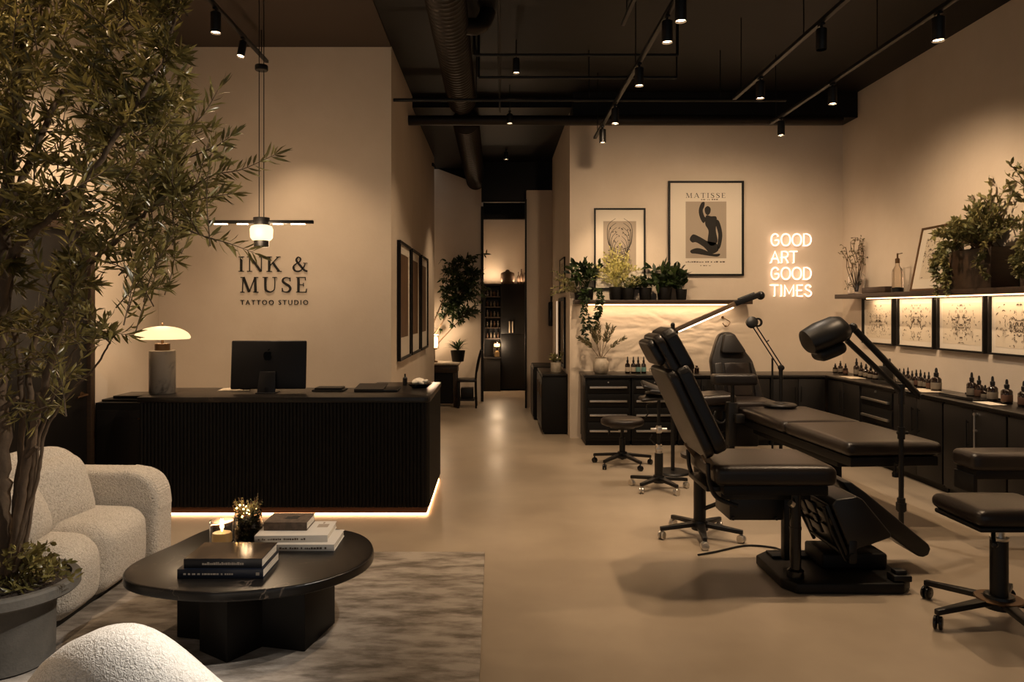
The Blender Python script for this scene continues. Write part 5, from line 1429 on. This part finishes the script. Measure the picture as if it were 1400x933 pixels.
def twig(tip, n, L=.088, w=.0155, droop=.0):
    a = min((q for q, f in anch), key=lambda q: (q - tip).length + max(0, (q.z - tip.z)) * .7)
    v = tip - a
    dr = (v.normalized() * .55 + V3((0, 0, .75)) + rvec(rng) * .55).normalized()
    if v.length > .3: a = tip - dr * rng.uniform(.28, .48)
    mid = a.lerp(tip, .5) + V3((0, 0, -.02 * droop)) + rvec(rng) * .05 * v.length
    pts = smooth_path([a, mid, tip], 5)
    tube(b, pts, [.0035 * (1 - .75 * i / (len(pts) - 1)) for i in range(len(pts))], 4, False)
    Lp = (tip - a).length
    for i in range(n):
        f = .12 + .88 * i / n
        x = f * (len(pts) - 1); j = min(int(x), len(pts) - 2)
        p = pts[j].lerp(pts[j + 1], x - j); d = (pts[j + 1] - pts[j]).normalized()
        o = rvec(rng); o = (o - d * o.dot(d)).normalized()
        for s in (1, -1):
            lv.leaf(p, d * rng.uniform(.5, 1.0) + o * s * rng.uniform(.5, 1.0) + rvec(rng) * .25, L * rng.uniform(.6, 1.15), w * rng.uniform(.75, 1.2), rng, rng.uniform(-.1, .25))
    for s in range(2): lv.leaf(tip, v.normalized() + rvec(rng) * .3, L * .9, w, rng, .1)
cnt = 0
while cnt < 600:
    x, y = rng.uniform(-120, 320), rng.uniform(-110, 470)
    if not inside(x, y): continue
    if y > 330 and rng.random() < .45: continue
    cnt += 1
    twig(Wt(x, y, 3.5 + rng.uniform(-.55, .6)), 11)
# long outer sprays reaching over the wall
for path in ([(255, 262, 3.4), (290, 240, 3.38), (330, 232, 3.36), (375, 212, 3.35)], [(250, 280, 3.35), (285, 270, 3.33), (318, 265, 3.32)], [(225, 300, 3.35), (275, 322, 3.33), (310, 332, 3.3), (348, 346, 3.3)],
             [(150, 360, 3.3), (190, 352, 3.3), (215, 340, 3.3), (240, 356, 3.28)], [(170, 370, 3.35), (195, 396, 3.35), (222, 392, 3.35)], [(45, 462, 3.4), (72, 438, 3.36), (100, 440, 3.33), (138, 452, 3.3), (175, 458, 3.28)],
             [(240, 190, 3.3), (275, 160, 3.3), (300, 120, 3.3)], [(260, 215, 3.35), (295, 200, 3.33), (316, 186, 3.33)]):
    pts = smooth_path([Wt(*q) for q in path], 6)
    tube(b, pts, [.004 * (1 - .7 * i / (len(pts) - 1)) for i in range(len(pts))], 5, False)
    n = len(pts)
    for i in range(n // 3, n):
        d = (pts[i] - pts[i - 1]).normalized(); 
        o = rvec(rng); o = (o - d * o.dot(d)).normalized()
        for s in (1, -1): lv.leaf(pts[i], d * .8 + o * s * .8, .085 * rng.uniform(.7, 1.1), .013, rng, .15)
    for s in range(3): lv.leaf(pts[-1], (pts[-1] - pts[-3]).normalized() + rvec(rng) * .35, .09, .013, rng, .1)
# thin low shoots among the stems
for i in range(34):
    x, y = rng.uniform(-20, 118), rng.uniform(440, 590)
    if y > 520 and x > 90: continue
    twig(Wt(x, y, 3.45 + rng.uniform(-.2, .25)), 4, .075, .012)
obj('foliage_twig', b, 'bark', t); lv.build('foliage', 'leaf', t)
# small ground plants in the pot
lv = Leaves(); b = new()
tips = [Wt(rng.uniform(8, 78), rng.uniform(745, 790), 3.5 + rng.uniform(-.2, .15)) for i in range(34)] + [Wt(97, 770, 3.45), Wt(103, 785, 3.42), Wt(92, 790, 3.4), Wt(70, 742, 3.5), Wt(48, 745, 3.5), Wt(60, 752, 3.48), Wt(107, 792, 3.42)]
bush(b, lv, (px0 + .06, py0, RZ + .40), tips, rng, 9, .045, .020, .0022, .3, base_r=.12)
for i in range(420):
    a = rng.uniform(0, 2 * PI); r = .235 * math.sqrt(rng.random())
    lv.leaf(V3((px0 + r * math.cos(a), py0 + r * math.sin(a), RZ + .405)), rvec(rng) + V3((0, 0, .5)), .05, .012, rng)
obj('undergrowth_stem', b, 'twig', t); lv.build('undergrowth', 'leaf', t)

# ================================================================ tattoo equipment
def caster(t, x, y, r=.028, ang=0.0, m='black', wm='black_gloss', z0=.0):
    R = Matrix.Translation((x, y, z0)) @ Matrix.Rotation(ang, 4, 'Z')
    b = new()
    for s in (-1, 1): lathe(b, [(0, -.009), (r * .85, -.009), (r, -.005), (r, .005), (r * .85, .009), (0, .009)], (0, 0, 0), 18, mtx=R @ Matrix.Translation((0, s * .013, r)) @ Matrix.Rotation(PI / 2, 4, 'X'))
    cyl(b, R @ V3((0, -.022, r)), R @ V3((0, .022, r)), .006, seg=8)
    box(b, (-.016, -.004, r), (.016, .004, r * 2.1), .002, mtx=R); cyl(b, R @ V3((0, 0, r * 1.7)), R @ V3((0, 0, r * 2.7)), .008, seg=8)
    o = obj('caster', b, wm, t); return o
def star_base(t, x, y, R, hub_r, z, m='black', n=5, rot=.3, cr=.028, cm='black_gloss', drop=.03):
    b = new(); lathe(b, [(0, z - .04), (hub_r * 1.1, z - .04), (hub_r * 1.2, z - .01), (hub_r, z + .03), (0, z + .03)], (x, y, 0), 20)
    for i in range(n):
        a = rot + 2 * PI * i / n; d = V3((math.cos(a), math.sin(a), 0)); s = V3((-d.y, d.x, 0))
        c = V3((x, y, 0)); zo = z - drop
        A = [c + d * hub_r * .8 + s * .034 + V3((0, 0, z + .018)), c + d * hub_r * .8 - s * .034 + V3((0, 0, z + .015)), c + d * R - s * .015 + V3((0, 0, zo + .012)), c + d * R + s * .015 + V3((0, 0, zo + .012))]
        prism(b, A, (0, 0, -.03), .005)
    obj('star_base', b, m, t)
    for i in range(n):
        a = rot + 2 * PI * i / n
        caster(t, x + math.cos(a) * (R - .012), y + math.sin(a) * (R - .012), cr, a + .7 + i, wm=cm)

# round stool by the drawers
def round_stool(label, x, y):
    t = thing('rolling_stool', label, 'stool', (x, y, 0))
    b = new(); lathe(b, [(0, .44), (.20, .44), (.225, .45), (.235, .47), (.232, .50), (.215, .517), (.15, .524), (0, .525)], (x, y, 0), 44); obj('seat', b, 'leather', t, angle=70)
    b = new(); lathe(b, [(0, .41), (.13, .41), (.16, .44), (0, .44)], (x, y, 0), 24); box(b, (x - .17, y - .05, .385), (x - .05, y - .035, .40), .004); cyl(b, (x - .15, y - .045, .34), (x - .15, y - .045, .39), .012, seg=10); obj('mechanism', b, 'black', t)
    b = new(); cyl(b, (x, y, .09), (x, y, .30), .032); cyl(b, (x, y, .30), (x, y, .415), .018); obj('column', b, 'black', t)
    star_base(t, x, y, .33, .05, .12, rot=.15)
    return t
round_stool('round-seated black rolling stool in front of the drawers', 1.39, 8.0)

# square stool near the camera
sx0, sy0 = 2.735, 3.97
t = thing('rolling_stool', 'square-seated leather rolling stool nearest the camera', 'stool', (sx0, sy0, 0))
b = new(); cushion(b, (.50, .44, .085), .04, T4(sx0, sy0, .618), (0, 0, .012), 14); obj('seat', b, 'leather', t, angle=70)
b = new(); box(b, (sx0 - .235, sy0 - .20, .548), (sx0 + .235, sy0 + .20, .576), .012); obj('seat_pan', b, 'matt_black', t)
b = new(); box(b, (sx0 - .08, sy0 - .06, .51), (sx0 + .08, sy0 + .06, .548), .006)
for s in (-1, 1): tube(b, smooth_path([(sx0 + s * .05, sy0 - .04, .525), (sx0 + s * .10, sy0 - .10, .52), (sx0 + s * .13, sy0 - .15, .485)], 4), .010, 8); ball(b, (sx0 + s * .13, sy0 - .155, .475), .017)
obj('lever', b, 'black', t)
b = new(); cyl(b, (sx0, sy0, .12), (sx0, sy0, .455), .044, seg=28); lathe(b, [(.046, .12), (.05, .12), (.05, .145), (.044, .147)], (sx0, sy0, 0), 28); obj('column', b, 'black', t)
b = new(); cyl(b, (sx0, sy0, .455), (sx0, sy0, .515), .026, seg=24); lathe(b, [(.044, .452), (.046, .455), (.046, .468), (.02, .47)], (sx0, sy0, 0), 24); obj('gas_lift', b, 'chrome', t)
b = new(); lathe(b, [(0, .128), (.115, .128), (.12, .134), (.115, .14), (0, .14)], (sx0, sy0, 0), 32); obj('foot_plate', b, 'brass', t)
star_base(t, sx0, sy0, .40, .07, .125, rot=3.35, cr=.036)

# black support stand beside the recliner
x, y = 1.53, 5.47
t = thing('wheeled_stand', 'wheeled black support post standing left of the reclining chair', 'stand', (x, y, 0))
b = new(); cyl(b, (x, y, .08), (x, y, .60), .045, seg=24); obj('post', b, 'black', t)
b = new(); tube(b, [(x + .03, y - .02, .22), (x + .30, y - .28, .42)], .016, 10); cyl(b, (x + .30, y - .28, .40), (x + .30, y - .28, .46), .022); obj('brace', b, 'black', t)
star_base(t, x, y, .31, .055, .10, rot=3.3, cr=.030, cm='chrome', drop=.02)
b = new(); lathe(b, [(0, .59), (.12, .59), (.14, .60), (.14, .625), (0, .63)], (x, y, 0), 28); obj('top_plate', b, 'black', t)

# armrest stand in front of the drawers
x, y = 1.555, 6.95
t = thing('armrest_stand', 'adjustable armrest stand with chrome joints in front of the drawers', 'stand', (x, y, 0))
star_base(t, x, y, .28, .05, .10, rot=.1, cr=.030, cm='chrome', drop=.015)
b = new(); cyl(b, (x, y, .10), (x, y, .34), .040, seg=20); obj('column', b, 'black', t)
b = new(); cyl(b, (x, y, .335), (x, y, .42), .030, seg=18); box(b, (x - .03, y - .03, .365), (x + .03, y + .03, .395), .006); cyl(b, (x - .075, y, .565), (x + .075, y, .565), .014, seg=12); cyl(b, (x, y, .53), (x, y, .60), .024, seg=14); box(b, (x - .022, y - .05, .54), (x + .022, y + .05, .59), .008); obj('clamp', b, 'chrome', t)
b = new(); cyl(b, (x, y, .40), (x, y, .86), .016, seg=14); tube(b, [(x - .03, y, .42), (x - .09, y - .02, .48), (x - .07, y - .02, .52)], .006, 6); tube(b, smooth_path([(x, y, .82), (x - .11, y, .80), (x - .10, y, .72), (x - .13, y, .68)], 4), .007, 6); obj('rod', b, 'black', t)
for (dx, dz, rx, ry_, sz) in ((-.04, .95, .3, .38, (.26, .15, .035)), (.04, .90, -.2, .12, (.30, .17, .04)), (-.07, .86, .15, -.1, (.22, .13, .03))):
    b = new(); cushion(b, sz, .016, T4(x + dx, y + .02, dz, rx, ry_, .1), (0, 0, .008), 8); obj('arm_pad', b, 'leather2', t, angle=60)

# LED bar lamp on a post
x, y = 1.85, 7.62
t = thing('led_floor_lamp', 'slanted bright light bar on a black floor post behind the recliner', 'lamp', (x, y, 0))
b = new(); lathe(b, [(0, 0), (.17, 0), (.18, .01), (.17, .025), (.03, .03), (0, .03)], (x, y, 0), 32); obj('base', b, 'black', t)
b = new(); cyl(b, (x, y, .02), (x, y, 1.36), .020, seg=16); cyl(b, (x, y, 1.36), (x, y, 1.54), .022, seg=16); ball(b, (x, y, 1.545), .024); box(b, (x - .02, y - .03, 1.44), (x + .05, y + .03, 1.49), .008); obj('post', b, 'black', t)
p0, p1, p2 = V3((x + .03, y, 1.478)), V3((2.50, y, 1.753)), V3((2.765, y, 1.85))
ax = (p1 - p0).normalized(); up = V3((-ax.z, 0, ax.x))
def barbox(b, a, c, h0, h1, w): prism(b, [a + up * h0 - V3((0, w, 0)), c + up * h0 - V3((0, w, 0)), c + up * h1 - V3((0, w, 0)), a + up * h1 - V3((0, w, 0))], (0, 2 * w, 0), .004)
b = new(); barbox(b, p0, p1, -.010, .034, .028); obj('light_bar', b, mat('bronze aluminium', '#8a7460', .35, .8), t)
b = new(); barbox(b, p0 + ax * .03, p1 - ax * .03, -.022, -.0102, .020); obj('led_tube', b, 'led_lamp', t)
b = new(); barbox(b, p1, p2, -.014, .040, .034); ball(b, p2, .045, (1, .8, 1)); cyl(b, p2 - V3((0, .06, 0)), p2 + V3((0, .06, 0)), .018, seg=12); tube(b, [p1 + ax * .05 + up * .04, p2 - ax * .05 + up * .05], .012, 8); obj('end_grip', b, 'black', t)

# reclining tattoo chair (side view, faces +X)
t = thing('reclining_tattoo_chair', 'black leather reclining tattoo chair, largest, in the middle of the floor', 'tattoo chair', (2.05, 4.7, 0))
b = new()
q = [(1.80, 4.36), (2.44, 4.36), (2.52, 4.44), (2.52, 4.92), (2.46, 4.97), (1.84, 4.97), (1.74, 4.88), (1.74, 4.46)]
prism(b, [V3((x, y, .004)) for x, y in q], (0, 0, .062), .010, 3); obj('base_plate', b, 'matt_black', t)
b = new(); box(b, (2.06, 4.60, .066), (2.47, 4.88, .165), .016, 3); box(b, (1.82, 4.80, .066), (2.1, 4.92, .085), .004); obj('base_housing', b, 'matt_black', t)
b = new(); box(b, (2.39, 4.38, .066), (2.50, 4.47, .105), .008); box(b, (2.41, 4.40, .10), (2.48, 4.46, .13), .008); obj('foot_pedal', b, 'black', t)
b = new(); cyl(b, (1.835, 4.47, .06), (1.835, 4.47, .60), .033, seg=24); lathe(b, [(.034, .066), (.05, .066), (.05, .11), (.034, .12)], (1.835, 4.47, 0), 24); cyl(b, (1.835, 4.47, .36), (1.835, 4.47, .375), .036, seg=24); obj('column', b, 'black_gloss', t)
b = new(); cyl(b, (1.80, 4.42, .52), (1.78, 4.415, .535), .02, seg=12); obj('lever', b, 'chrome', t)
b = new(); box(b, (1.46, 4.56, .385), (1.80, 4.86, .56), .012); box(b, (1.40, 4.54, .52), (1.96, 4.90, .575), .006)
for (x, z) in ((1.48, .40), (1.75, .40), (1.60, .55), (1.70, .555)): cyl(b, (x, 4.545, z), (x, 4.56, z), .010, seg=10)
box(b, (1.84, 4.66, .10), (1.89, 4.72, .56), .01); obj('lift_housing', b, 'black', t)
b = new(); box(b, (1.385, 4.43, .575), (2.02, 4.99, .632), .006); obj('seat_frame', b, 'matt_black', t)
b = new(); cushion(b, (.74, .62, .125), .045, T4(1.70, 4.71, .692), (.0, .0, .012), 16)
obj('seat', b, 'leather', t, angle=70)
th = math.radians(25); AX = V3((-math.sin(th), 0, math.cos(th))); NX = V3((math.cos(th), 0, math.sin(th)))
def recl(p, th_): return Matrix.Translation(p) @ Matrix.Rotation(-th_, 4, 'Y')
bb = V3((1.350, 4.70, .825))
b = new(); slabpad(b, .58, .60, .085, .085, .022, recl(bb + AX * .285 + NX * .030, th), .93); obj('backrest', b, 'leather2', t, angle=70)
b = new(); slabpad(b, .58, .60, .062, .085, .020, recl(bb + AX * .285 - NX * .044, th), .93); obj('backrest_shell', b, 'leather', t, angle=70)
th2 = math.radians(28); AX2 = V3((-math.sin(th2), 0, math.cos(th2))); NX2 = V3((math.cos(th2), 0, math.sin(th2)))
hb = V3((1.165, 4.68, 1.305))
b = new(); slabpad(b, .44, .30, .085, .075, .022, recl(hb + AX2 * .14 + NX2 * .036, th2), .88); obj('headrest', b, 'leather2', t, angle=70)
b = new(); slabpad(b, .44, .30, .056, .075, .018, recl(hb + AX2 * .14 - NX2 * .036, th2), .88); obj('headrest_shell', b, 'leather', t, angle=70)
b = new(); slabpad(b, .36, .17, .05, .05, .018, recl(hb + AX2 * .19 - NX2 * .088, th2), .9); obj('head_pad', b, 'leather2', t, angle=70)
b = new()
for y in (4.55, 4.82): box(b, (-.016, -.05, -.12), (.016, .05, .10), .01, 3, mtx=recl(V3((1.10, y, 1.30)), th2))
tube(b, [(1.10, 4.5, 1.305), (1.10, 4.88, 1.305)], .014, 10); obj('headrest_bracket', b, 'black', t)
for y in (4.50, 4.90):
    b = new(); prism(b, [(1.265, y, .80), (1.30, y, .82), (1.44, y, .62), (1.42, y, .585)], (0, .012, 0), .002); obj('hinge_arm', b, 'brass', t)
b = new()
for y in (4.47, 4.93): tube(b, smooth_path([(1.30, y, .76), (1.31, y, .64), (1.36, y, .55), (1.48, y, .50)], 5), .014, 8)
box(b, (1.30, 4.5, .58), (1.44, 4.92, .61), .004); obj('back_linkage', b, 'black', t)
# leg part: calf wedge, ribbed underside, footrest flap
wed = [(2.045, .510), (2.07, .545), (2.20, .565), (2.235, .548), (2.41, .335), (2.405, .315), (2.175, .232), (2.155, .24)]
b = new(); prism(b, [V3((x, 4.44, z)) for x, z in wed], (0, .50, 0), .012, 3); obj('calf_rest', b, 'leather2', t, angle=60)
b = new(); dv = V3((2.155 - 2.045, 0, .24 - .51)).normalized(); nv = V3((-.92, 0, -.375))
und = Matrix.Translation((2.085, 4.69, .37)) @ Matrix(((nv.x, 0, dv.x, 0), (0, 1, 0, 0), (nv.z, 0, dv.z, 0), (0, 0, 0, 1)))
box(b, (.0, -.25, -.16), (.022, .25, .17), .004, mtx=und)
for (y, z, w, h) in ((-.17, -.09, .10, .05), (-.02, -.10, .12, .07), (.14, -.06, .12, .09), (-.15, .03, .12, .08), (.03, .05, .14, .06), (.17, .08, .08, .10), (-.02, -.02, .05, .05)):
    box(b, (.018, y - w / 2, z - h / 2), (.04, y + w / 2, z + h / 2), .004, mtx=und)
for y in (-.235, .2): tube(b, [und @ V3((.03, y, -.15)), und @ V3((.045, y, .0)), und @ V3((.03, y, .20))], .012, 8)
tube(b, [und @ V3((.03, -.23, .15)), und @ V3((.03, .22, .15))], .012, 8); obj('underside_frame', b, 'black', t)
b = new(); box(b, (2.145, 4.435, .155), (2.20, 4.475, .30), .012); cyl(b, (2.165, 4.425, .20), (2.165, 4.48, .20), .022, seg=14); obj('knee_joint', b, 'black', t)
fl = [(2.235, .592), (2.30, .588), (2.40, .515), (2.80, .185), (2.815, .155), (2.80, .115), (2.765, .10), (2.73, .108), (2.43, .325)]
b = new(); prism(b, [V3((x, 4.72, z)) for x, z in fl], (0, .26, 0), .012, 3); obj('footrest', b, 'leather2', t, angle=60)
b = new(); tube(b, smooth_path([(2.0, 5.02, .03), (1.98, 5.2, .009), (1.8, 5.25, .008), (1.55, 5.12, .008), (1.40, 5.05, .008)], 6), .007, 8); obj('power_cord', b, 'black', t)

# treatment bed
rzb = math.radians(4.0); bc = V3((3.06, 5.58, 0))
t = thing('treatment_bed', 'long padded leather treatment bed beside the drawing wall cabinets', 'bed', bc, rzb)
def bo(name, bm, m, ang=38): return obj(name, bm, m, t, world=False, angle=ang)
b = new(); cushion(b, (.76, 1.07, .105), .042, T4(0, .535, .632), (0, 0, .012), 16); bo('mattress_pad', b, 'leather', 70)
b = new(); cushion(b, (.76, 1.06, .105), .042, T4(0, 1.61, .632), (0, 0, .012), 16); bo('mattress_pad', b, 'leather', 70)
b = new(); box(b, (-.35, .02, .50), (.35, 2.12, .572), .008); box(b, (-.30, .3, .44), (.30, 1.9, .50), .008); bo('bed_frame', b, 'matt_black')
b = new(); box(b, (-.08, .90, .03), (.08, 1.15, .45), .012); bo('pedestal', b, 'matt_black')
b = new(); box(b, (-.20, .80, 0), (.20, 1.30, .04), .01); bo('base_plate', b, 'matt_black')
b = new(); lathe(b, [(.07, .0), (.15, .0), (.165, .01), (.165, .028), (.15, .038), (.07, .038), (.06, .028), (.06, .01), (.07, 0)], (.02, 1.98, .697), 30); bo('face_cradle', b, 'leather2', 60)
b = new(); tube(b, [(.0, .03, .53), (.0, -.03, .53), (-.04, -.055, .53)], .008, 8); cyl(b, (-.02, -.02, .47), (-.02, -.02, .54), .01, seg=10); lathe(b, [(0, .43), (.022, .43), (.024, .46), (.014, .475), (0, .475)], (-.02, -.02, 0), 14); bo('clamp_knob', b, 'black')

# magnifier work lamp at the bed end
x, y = 3.02, 5.44
t = thing('work_lamp', 'black double-arm work lamp with hooded head on a tall post', 'lamp', (x, y, 0))
b = new(); lathe(b, [(0, 0), (.09, 0), (.10, .01), (.09, .03), (.03, .035), (0, .035)], (x, y, 0), 28); obj('base', b, 'black', t)
b = new(); cyl(b, (x, y, .03), (x, y, 1.13), .018, seg=16); cyl(b, (x, y, .20), (x, y, .30), .028, seg=16); lathe(b, [(.019, .21), (.036, .21), (.036, .265), (.019, .265)], (x, y, 0), 20); cyl(b, (x, y, .74), (x, y, .83), .026, seg=16); cyl(b, (x, y, 1.0), (x, y, 1.15), .024, seg=16); cyl(b, (x - .03, y, .785), (x + .05, y, .785), .012, seg=10); obj('post', b, 'black', t)
e0, e1 = W(1166, 448, y), W(1257, 542, y); f0, f1 = W(1158, 466, y), W(1226, 530, y)
b = new(); tube(b, [e0, e1], .025, 12); ball(b, e1, .026); tube(b, [f0, f1, W(1236, 540, y)], .021, 12); tube(b, [e1, W(1228, 536, y)], .015, 10); cyl(b, e1 - V3((0, .04, 0)), e1 + V3((0, .04, 0)), .018, seg=12); obj('arm', b, 'black', t)
b = new(); ha, hc = W(1103, 472, y), W(1158, 449, y); hd = (hc - ha).normalized()
u = V3((-hd.z, 0, hd.x)); v = V3((0, 1, 0))
rings = []
for s, r, sq in ((0, .095, .8), (.02, .112, .85), (.35, .130, .9), (.75, .128, .9), (.92, .105, .85), (1.0, .06, .8)):
    c = ha.lerp(hc, s); 
    rings.append([b.verts.new(c + u * math.sin(2 * PI * k_ / 24) * r * (1.0 if math.sin(2 * PI * k_ / 24) > 0 else .62) + v * math.cos(2 * PI * k_ / 24) * r * 1.05) for k_ in range(24)])
for A, B in zip(rings, rings[1:]):
    for k_ in range(24): b.faces.new((A[k_], A[(k_ + 1) % 24], B[(k_ + 1) % 24], B[k_]))
b.faces.new(rings[-1]); b.faces.new(rings[0][::-1]); obj('lamp_head', b, 'black', t, angle=50)
b = new(); cushion(b, (.22, .18, .09), .04, Matrix.Translation(W(1133, 480, y)) @ Matrix.Rotation(-math.atan2(hd.z, hd.x), 4, 'Y'), (0, 0, .01), 10); obj('lens_housing', b, 'black', t, angle=60)
b = new(); cyl(b, hc - V3((0, .06, 0)), hc + V3((0, .06, 0)), .03, seg=16); ball(b, e0, .034); tube(b, [e0, f0], .014, 10); obj('head_joint', b, 'black', t)

# distant swing-arm lamp
x, y = 3.105, 7.95
t = thing('swing_arm_lamp', 'slim black swing-arm lamp on a post behind the treatment bed', 'lamp', (x, y, 0))
k0, k1 = W(1068, 503, y), W(1028, 441, y)
b = new(); lathe(b, [(0, 0), (.10, 0), (.11, .012), (.10, .03), (0, .035)], (x, y, 0), 24); obj('base', b, 'black', t)
b = new(); cyl(b, (x, y, .02), (x, y, k0.z), .018, seg=14); cyl(b, (x, y, .95), (x, y, k0.z + .02), .022, seg=14); obj('post', b, 'black', t)
b = new(); q_ = W(1056, 490, 8.55); cyl(b, (q_.x, q_.y, 0), q_, .012, seg=10); lathe(b, [(0, 0), (.08, 0), (.08, .015), (0, .02)], (q_.x, q_.y, 0), 20); obj('rear_post', b, 'black', t)
b = new(); d_ = (k1 - k0).normalized(); n_ = V3((-d_.z, 0, d_.x))
for s in (-.018, .018): tube(b, [k0 + n_ * s, k1 + n_ * s], .007, 8)
ball(b, k0, .034); cyl(b, k0 - V3((0, .03, 0)), k0 + V3((0, .03, 0)), .026, seg=14); tube(b, [k0.lerp(k1, .55) - n_ * .02, k0.lerp(k1, .55) - n_ * .05], .007, 6); obj('arm', b, 'black', t)
b = new(); lathe(b, [(0, -.03), (.05, -.03), (.062, -.02), (.062, .02), (.045, .03), (0, .03)], (0, 0, 0), 24, mtx=Matrix.Translation(k1) @ Matrix.Rotation(PI / 2 - .3, 4, 'X')); lathe(b, [(.03, -.01), (.05, -.01), (.05, .01), (.03, .01), (.03, -.01)], (0, 0, 0), 20, mtx=Matrix.Translation(k1 + V3((.06, -.01, .0))) @ Matrix.Rotation(PI / 2, 4, 'X')); obj('lamp_head', b, 'black', t)

# distant tattoo chair facing the camera
t = thing('tattoo_chair', 'upright black leather tattoo chair under the shelf end, facing the camera', 'tattoo chair', (2.75, 8.1, 0))
Yb, lean = 8.3, math.radians(14)
def bk(px_, py_, off=0.0):
    p = W(px_, py_, Yb); dz = p.z - .70
    return V3((p.x, Yb + dz * math.tan(lean) + off, p.z))
outl = [(979, 547), (976, 494), (984, 472), (990, 459), (997, 455), (1008, 455), (1014, 460), (1021, 475), (1034, 494), (1046, 545), (1040, 550), (984, 551)]
b = new(); prism(b, [bk(*q) for q in outl], (0, .12, 0), .03, 4); obj('backrest', b, 'leather2', t, angle=60)
b = new()
for q in ([(993, 497), (1026, 497), (1027, 519), (994, 519)], [(994, 521), (1027, 521), (1030, 541), (996, 541)]):
    prism(b, [bk(*w_, -.018) for w_ in q], (0, .02, 0), .008, 3)
obj('lumbar_panel', b, 'leather', t, angle=60)
for q in ([(979, 498), (990, 496), (991, 543), (982, 545)], [(1029, 496), (1033, 498), (1043, 543), (1033, 543)]):
    b = new(); prism(b, [bk(*w_, -.022) for w_ in q], (0, .024, 0), .010, 3); obj('side_bolster', b, 'leather2', t, angle=60)
b = new(); prism(b, [bk(*q, -.075) for q in ((995, 457), (1009, 457), (1023, 481), (1020, 484), (991, 484), (989, 481))], (0, .075, 0), .02, 4); obj('headrest', b, 'leather2', t, angle=60)
b = new(); cushion(b, (.60, .55, .12), .045, T4(2.74, 8.07, .66), (0, 0, .01), 12); obj('seat', b, 'leather', t, angle=70)
b = new(); cushion(b, (.50, .46, .11), .04, T4(2.32, 7.98, .735, 0, -.06), (0, 0, .01), 12); obj('leg_rest', b, 'leather', t, angle=70)
b = new(); box(b, (2.14, 7.82, .62), (2.95, 8.3, .67), .008); box(b, (2.45, 7.9, .22), (2.85, 8.3, .62), .02); box(b, (2.25, 7.8, .40), (2.50, 8.1, .50), .01)
tube(b, smooth_path([(2.22, 7.85, .60), (2.30, 7.80, .48), (2.42, 7.78, .36), (2.52, 7.85, .28)], 5), .016, 8); tube(b, smooth_path([(2.35, 7.8, .62), (2.32, 7.76, .55), (2.40, 7.74, .50), (2.46, 7.76, .56)], 5), .012, 8); obj('lift_frame', b, 'black', t)
b = new(); box(b, (2.25, 7.85, .0), (2.92, 8.4, .06), .015); box(b, (2.30, 7.86, .06), (2.6, 8.2, .20), .02); obj('base_plate', b, 'matt_black', t)
b = new(); cushion(b, (.45, .16, .11), .03, T4(2.455, 7.52, .985), (0, 0, .004), 10); obj('armrest', b, 'leather2', t, angle=60)
b = new(); cyl(b, (2.44, 7.52, .50), (2.44, 7.52, .935), .020, seg=14); box(b, (2.39, 7.49, .30), (2.49, 7.60, .75), .012); box(b, (2.40, 7.50, .24), (2.46, 7.95, .32), .01); obj('armrest_post', b, 'black', t)
b = new(); box(b, (2.44, 7.40, .55), (2.53, 7.49, .64), .012); obj('control_box', b, 'black', t)

# padded bench at the photo edge
t = thing('padded_bench', 'black padded bench cut off by the photo edge behind the square stool', 'bench', (3.75, 5.26, 0))
b = new(); cushion(b, (.72, .27, .125), .04, T4(3.73, 5.28, .622), (0, 0, .008), 14); obj('pad', b, 'leather', t, angle=70)
b = new(); box(b, (3.40, 5.17, .50), (4.07, 5.39, .565), .006); obj('frame', b, 'matt_black', t)
for y in (5.20, 5.36):
    b = new(); box(b, (4.0, y - .03, 0), (4.06, y + .03, .50), .003); obj('leg', b, 'matt_black', t)
b = new(); box(b, (3.38, 5.17, .40), (3.41, 5.39, .53), .003); obj('end_bracket', b, 'matt_black', t)
# ================================================================ light and camera
w = bpy.data.worlds.new('World'); SC.world = w; w.use_nodes = True
bg = w.node_tree.nodes['Background']
bg.inputs['Color'].default_value = (.95, .93, .9, 1)
bg.inputs['Strength'].default_value = .18
cd = bpy.data.cameras.new('camera'); co = bpy.data.objects.new('camera', cd); COL.objects.link(co)
co.location = (0, 0, 1.7); co.rotation_euler = (PI / 2, 0, 0)
cd.sensor_width = 36; cd.lens = 36 * 1000 / 1400
cd.shift_x = 23 / 1400; cd.shift_y = -42.5 / 1400
cd.clip_start = .05
SC.camera = co
SC.view_settings.view_transform = 'Standard'
SC.view_settings.look = 'None'
SC.view_settings.gamma = 1
SC.view_settings.use_curve_mapping = False
SC.view_settings.exposure = 0.42
SC.cycles.use_denoising = True
SC.cycles.max_bounces = 7
SC.cycles.diffuse_bounces = 4
SC.cycles.glossy_bounces = 3
SC.cycles.transmission_bounces = 6
SC.cycles.sample_clamp_indirect = 4
SC.cycles.caustics_reflective = False
SC.cycles.caustics_refractive = False
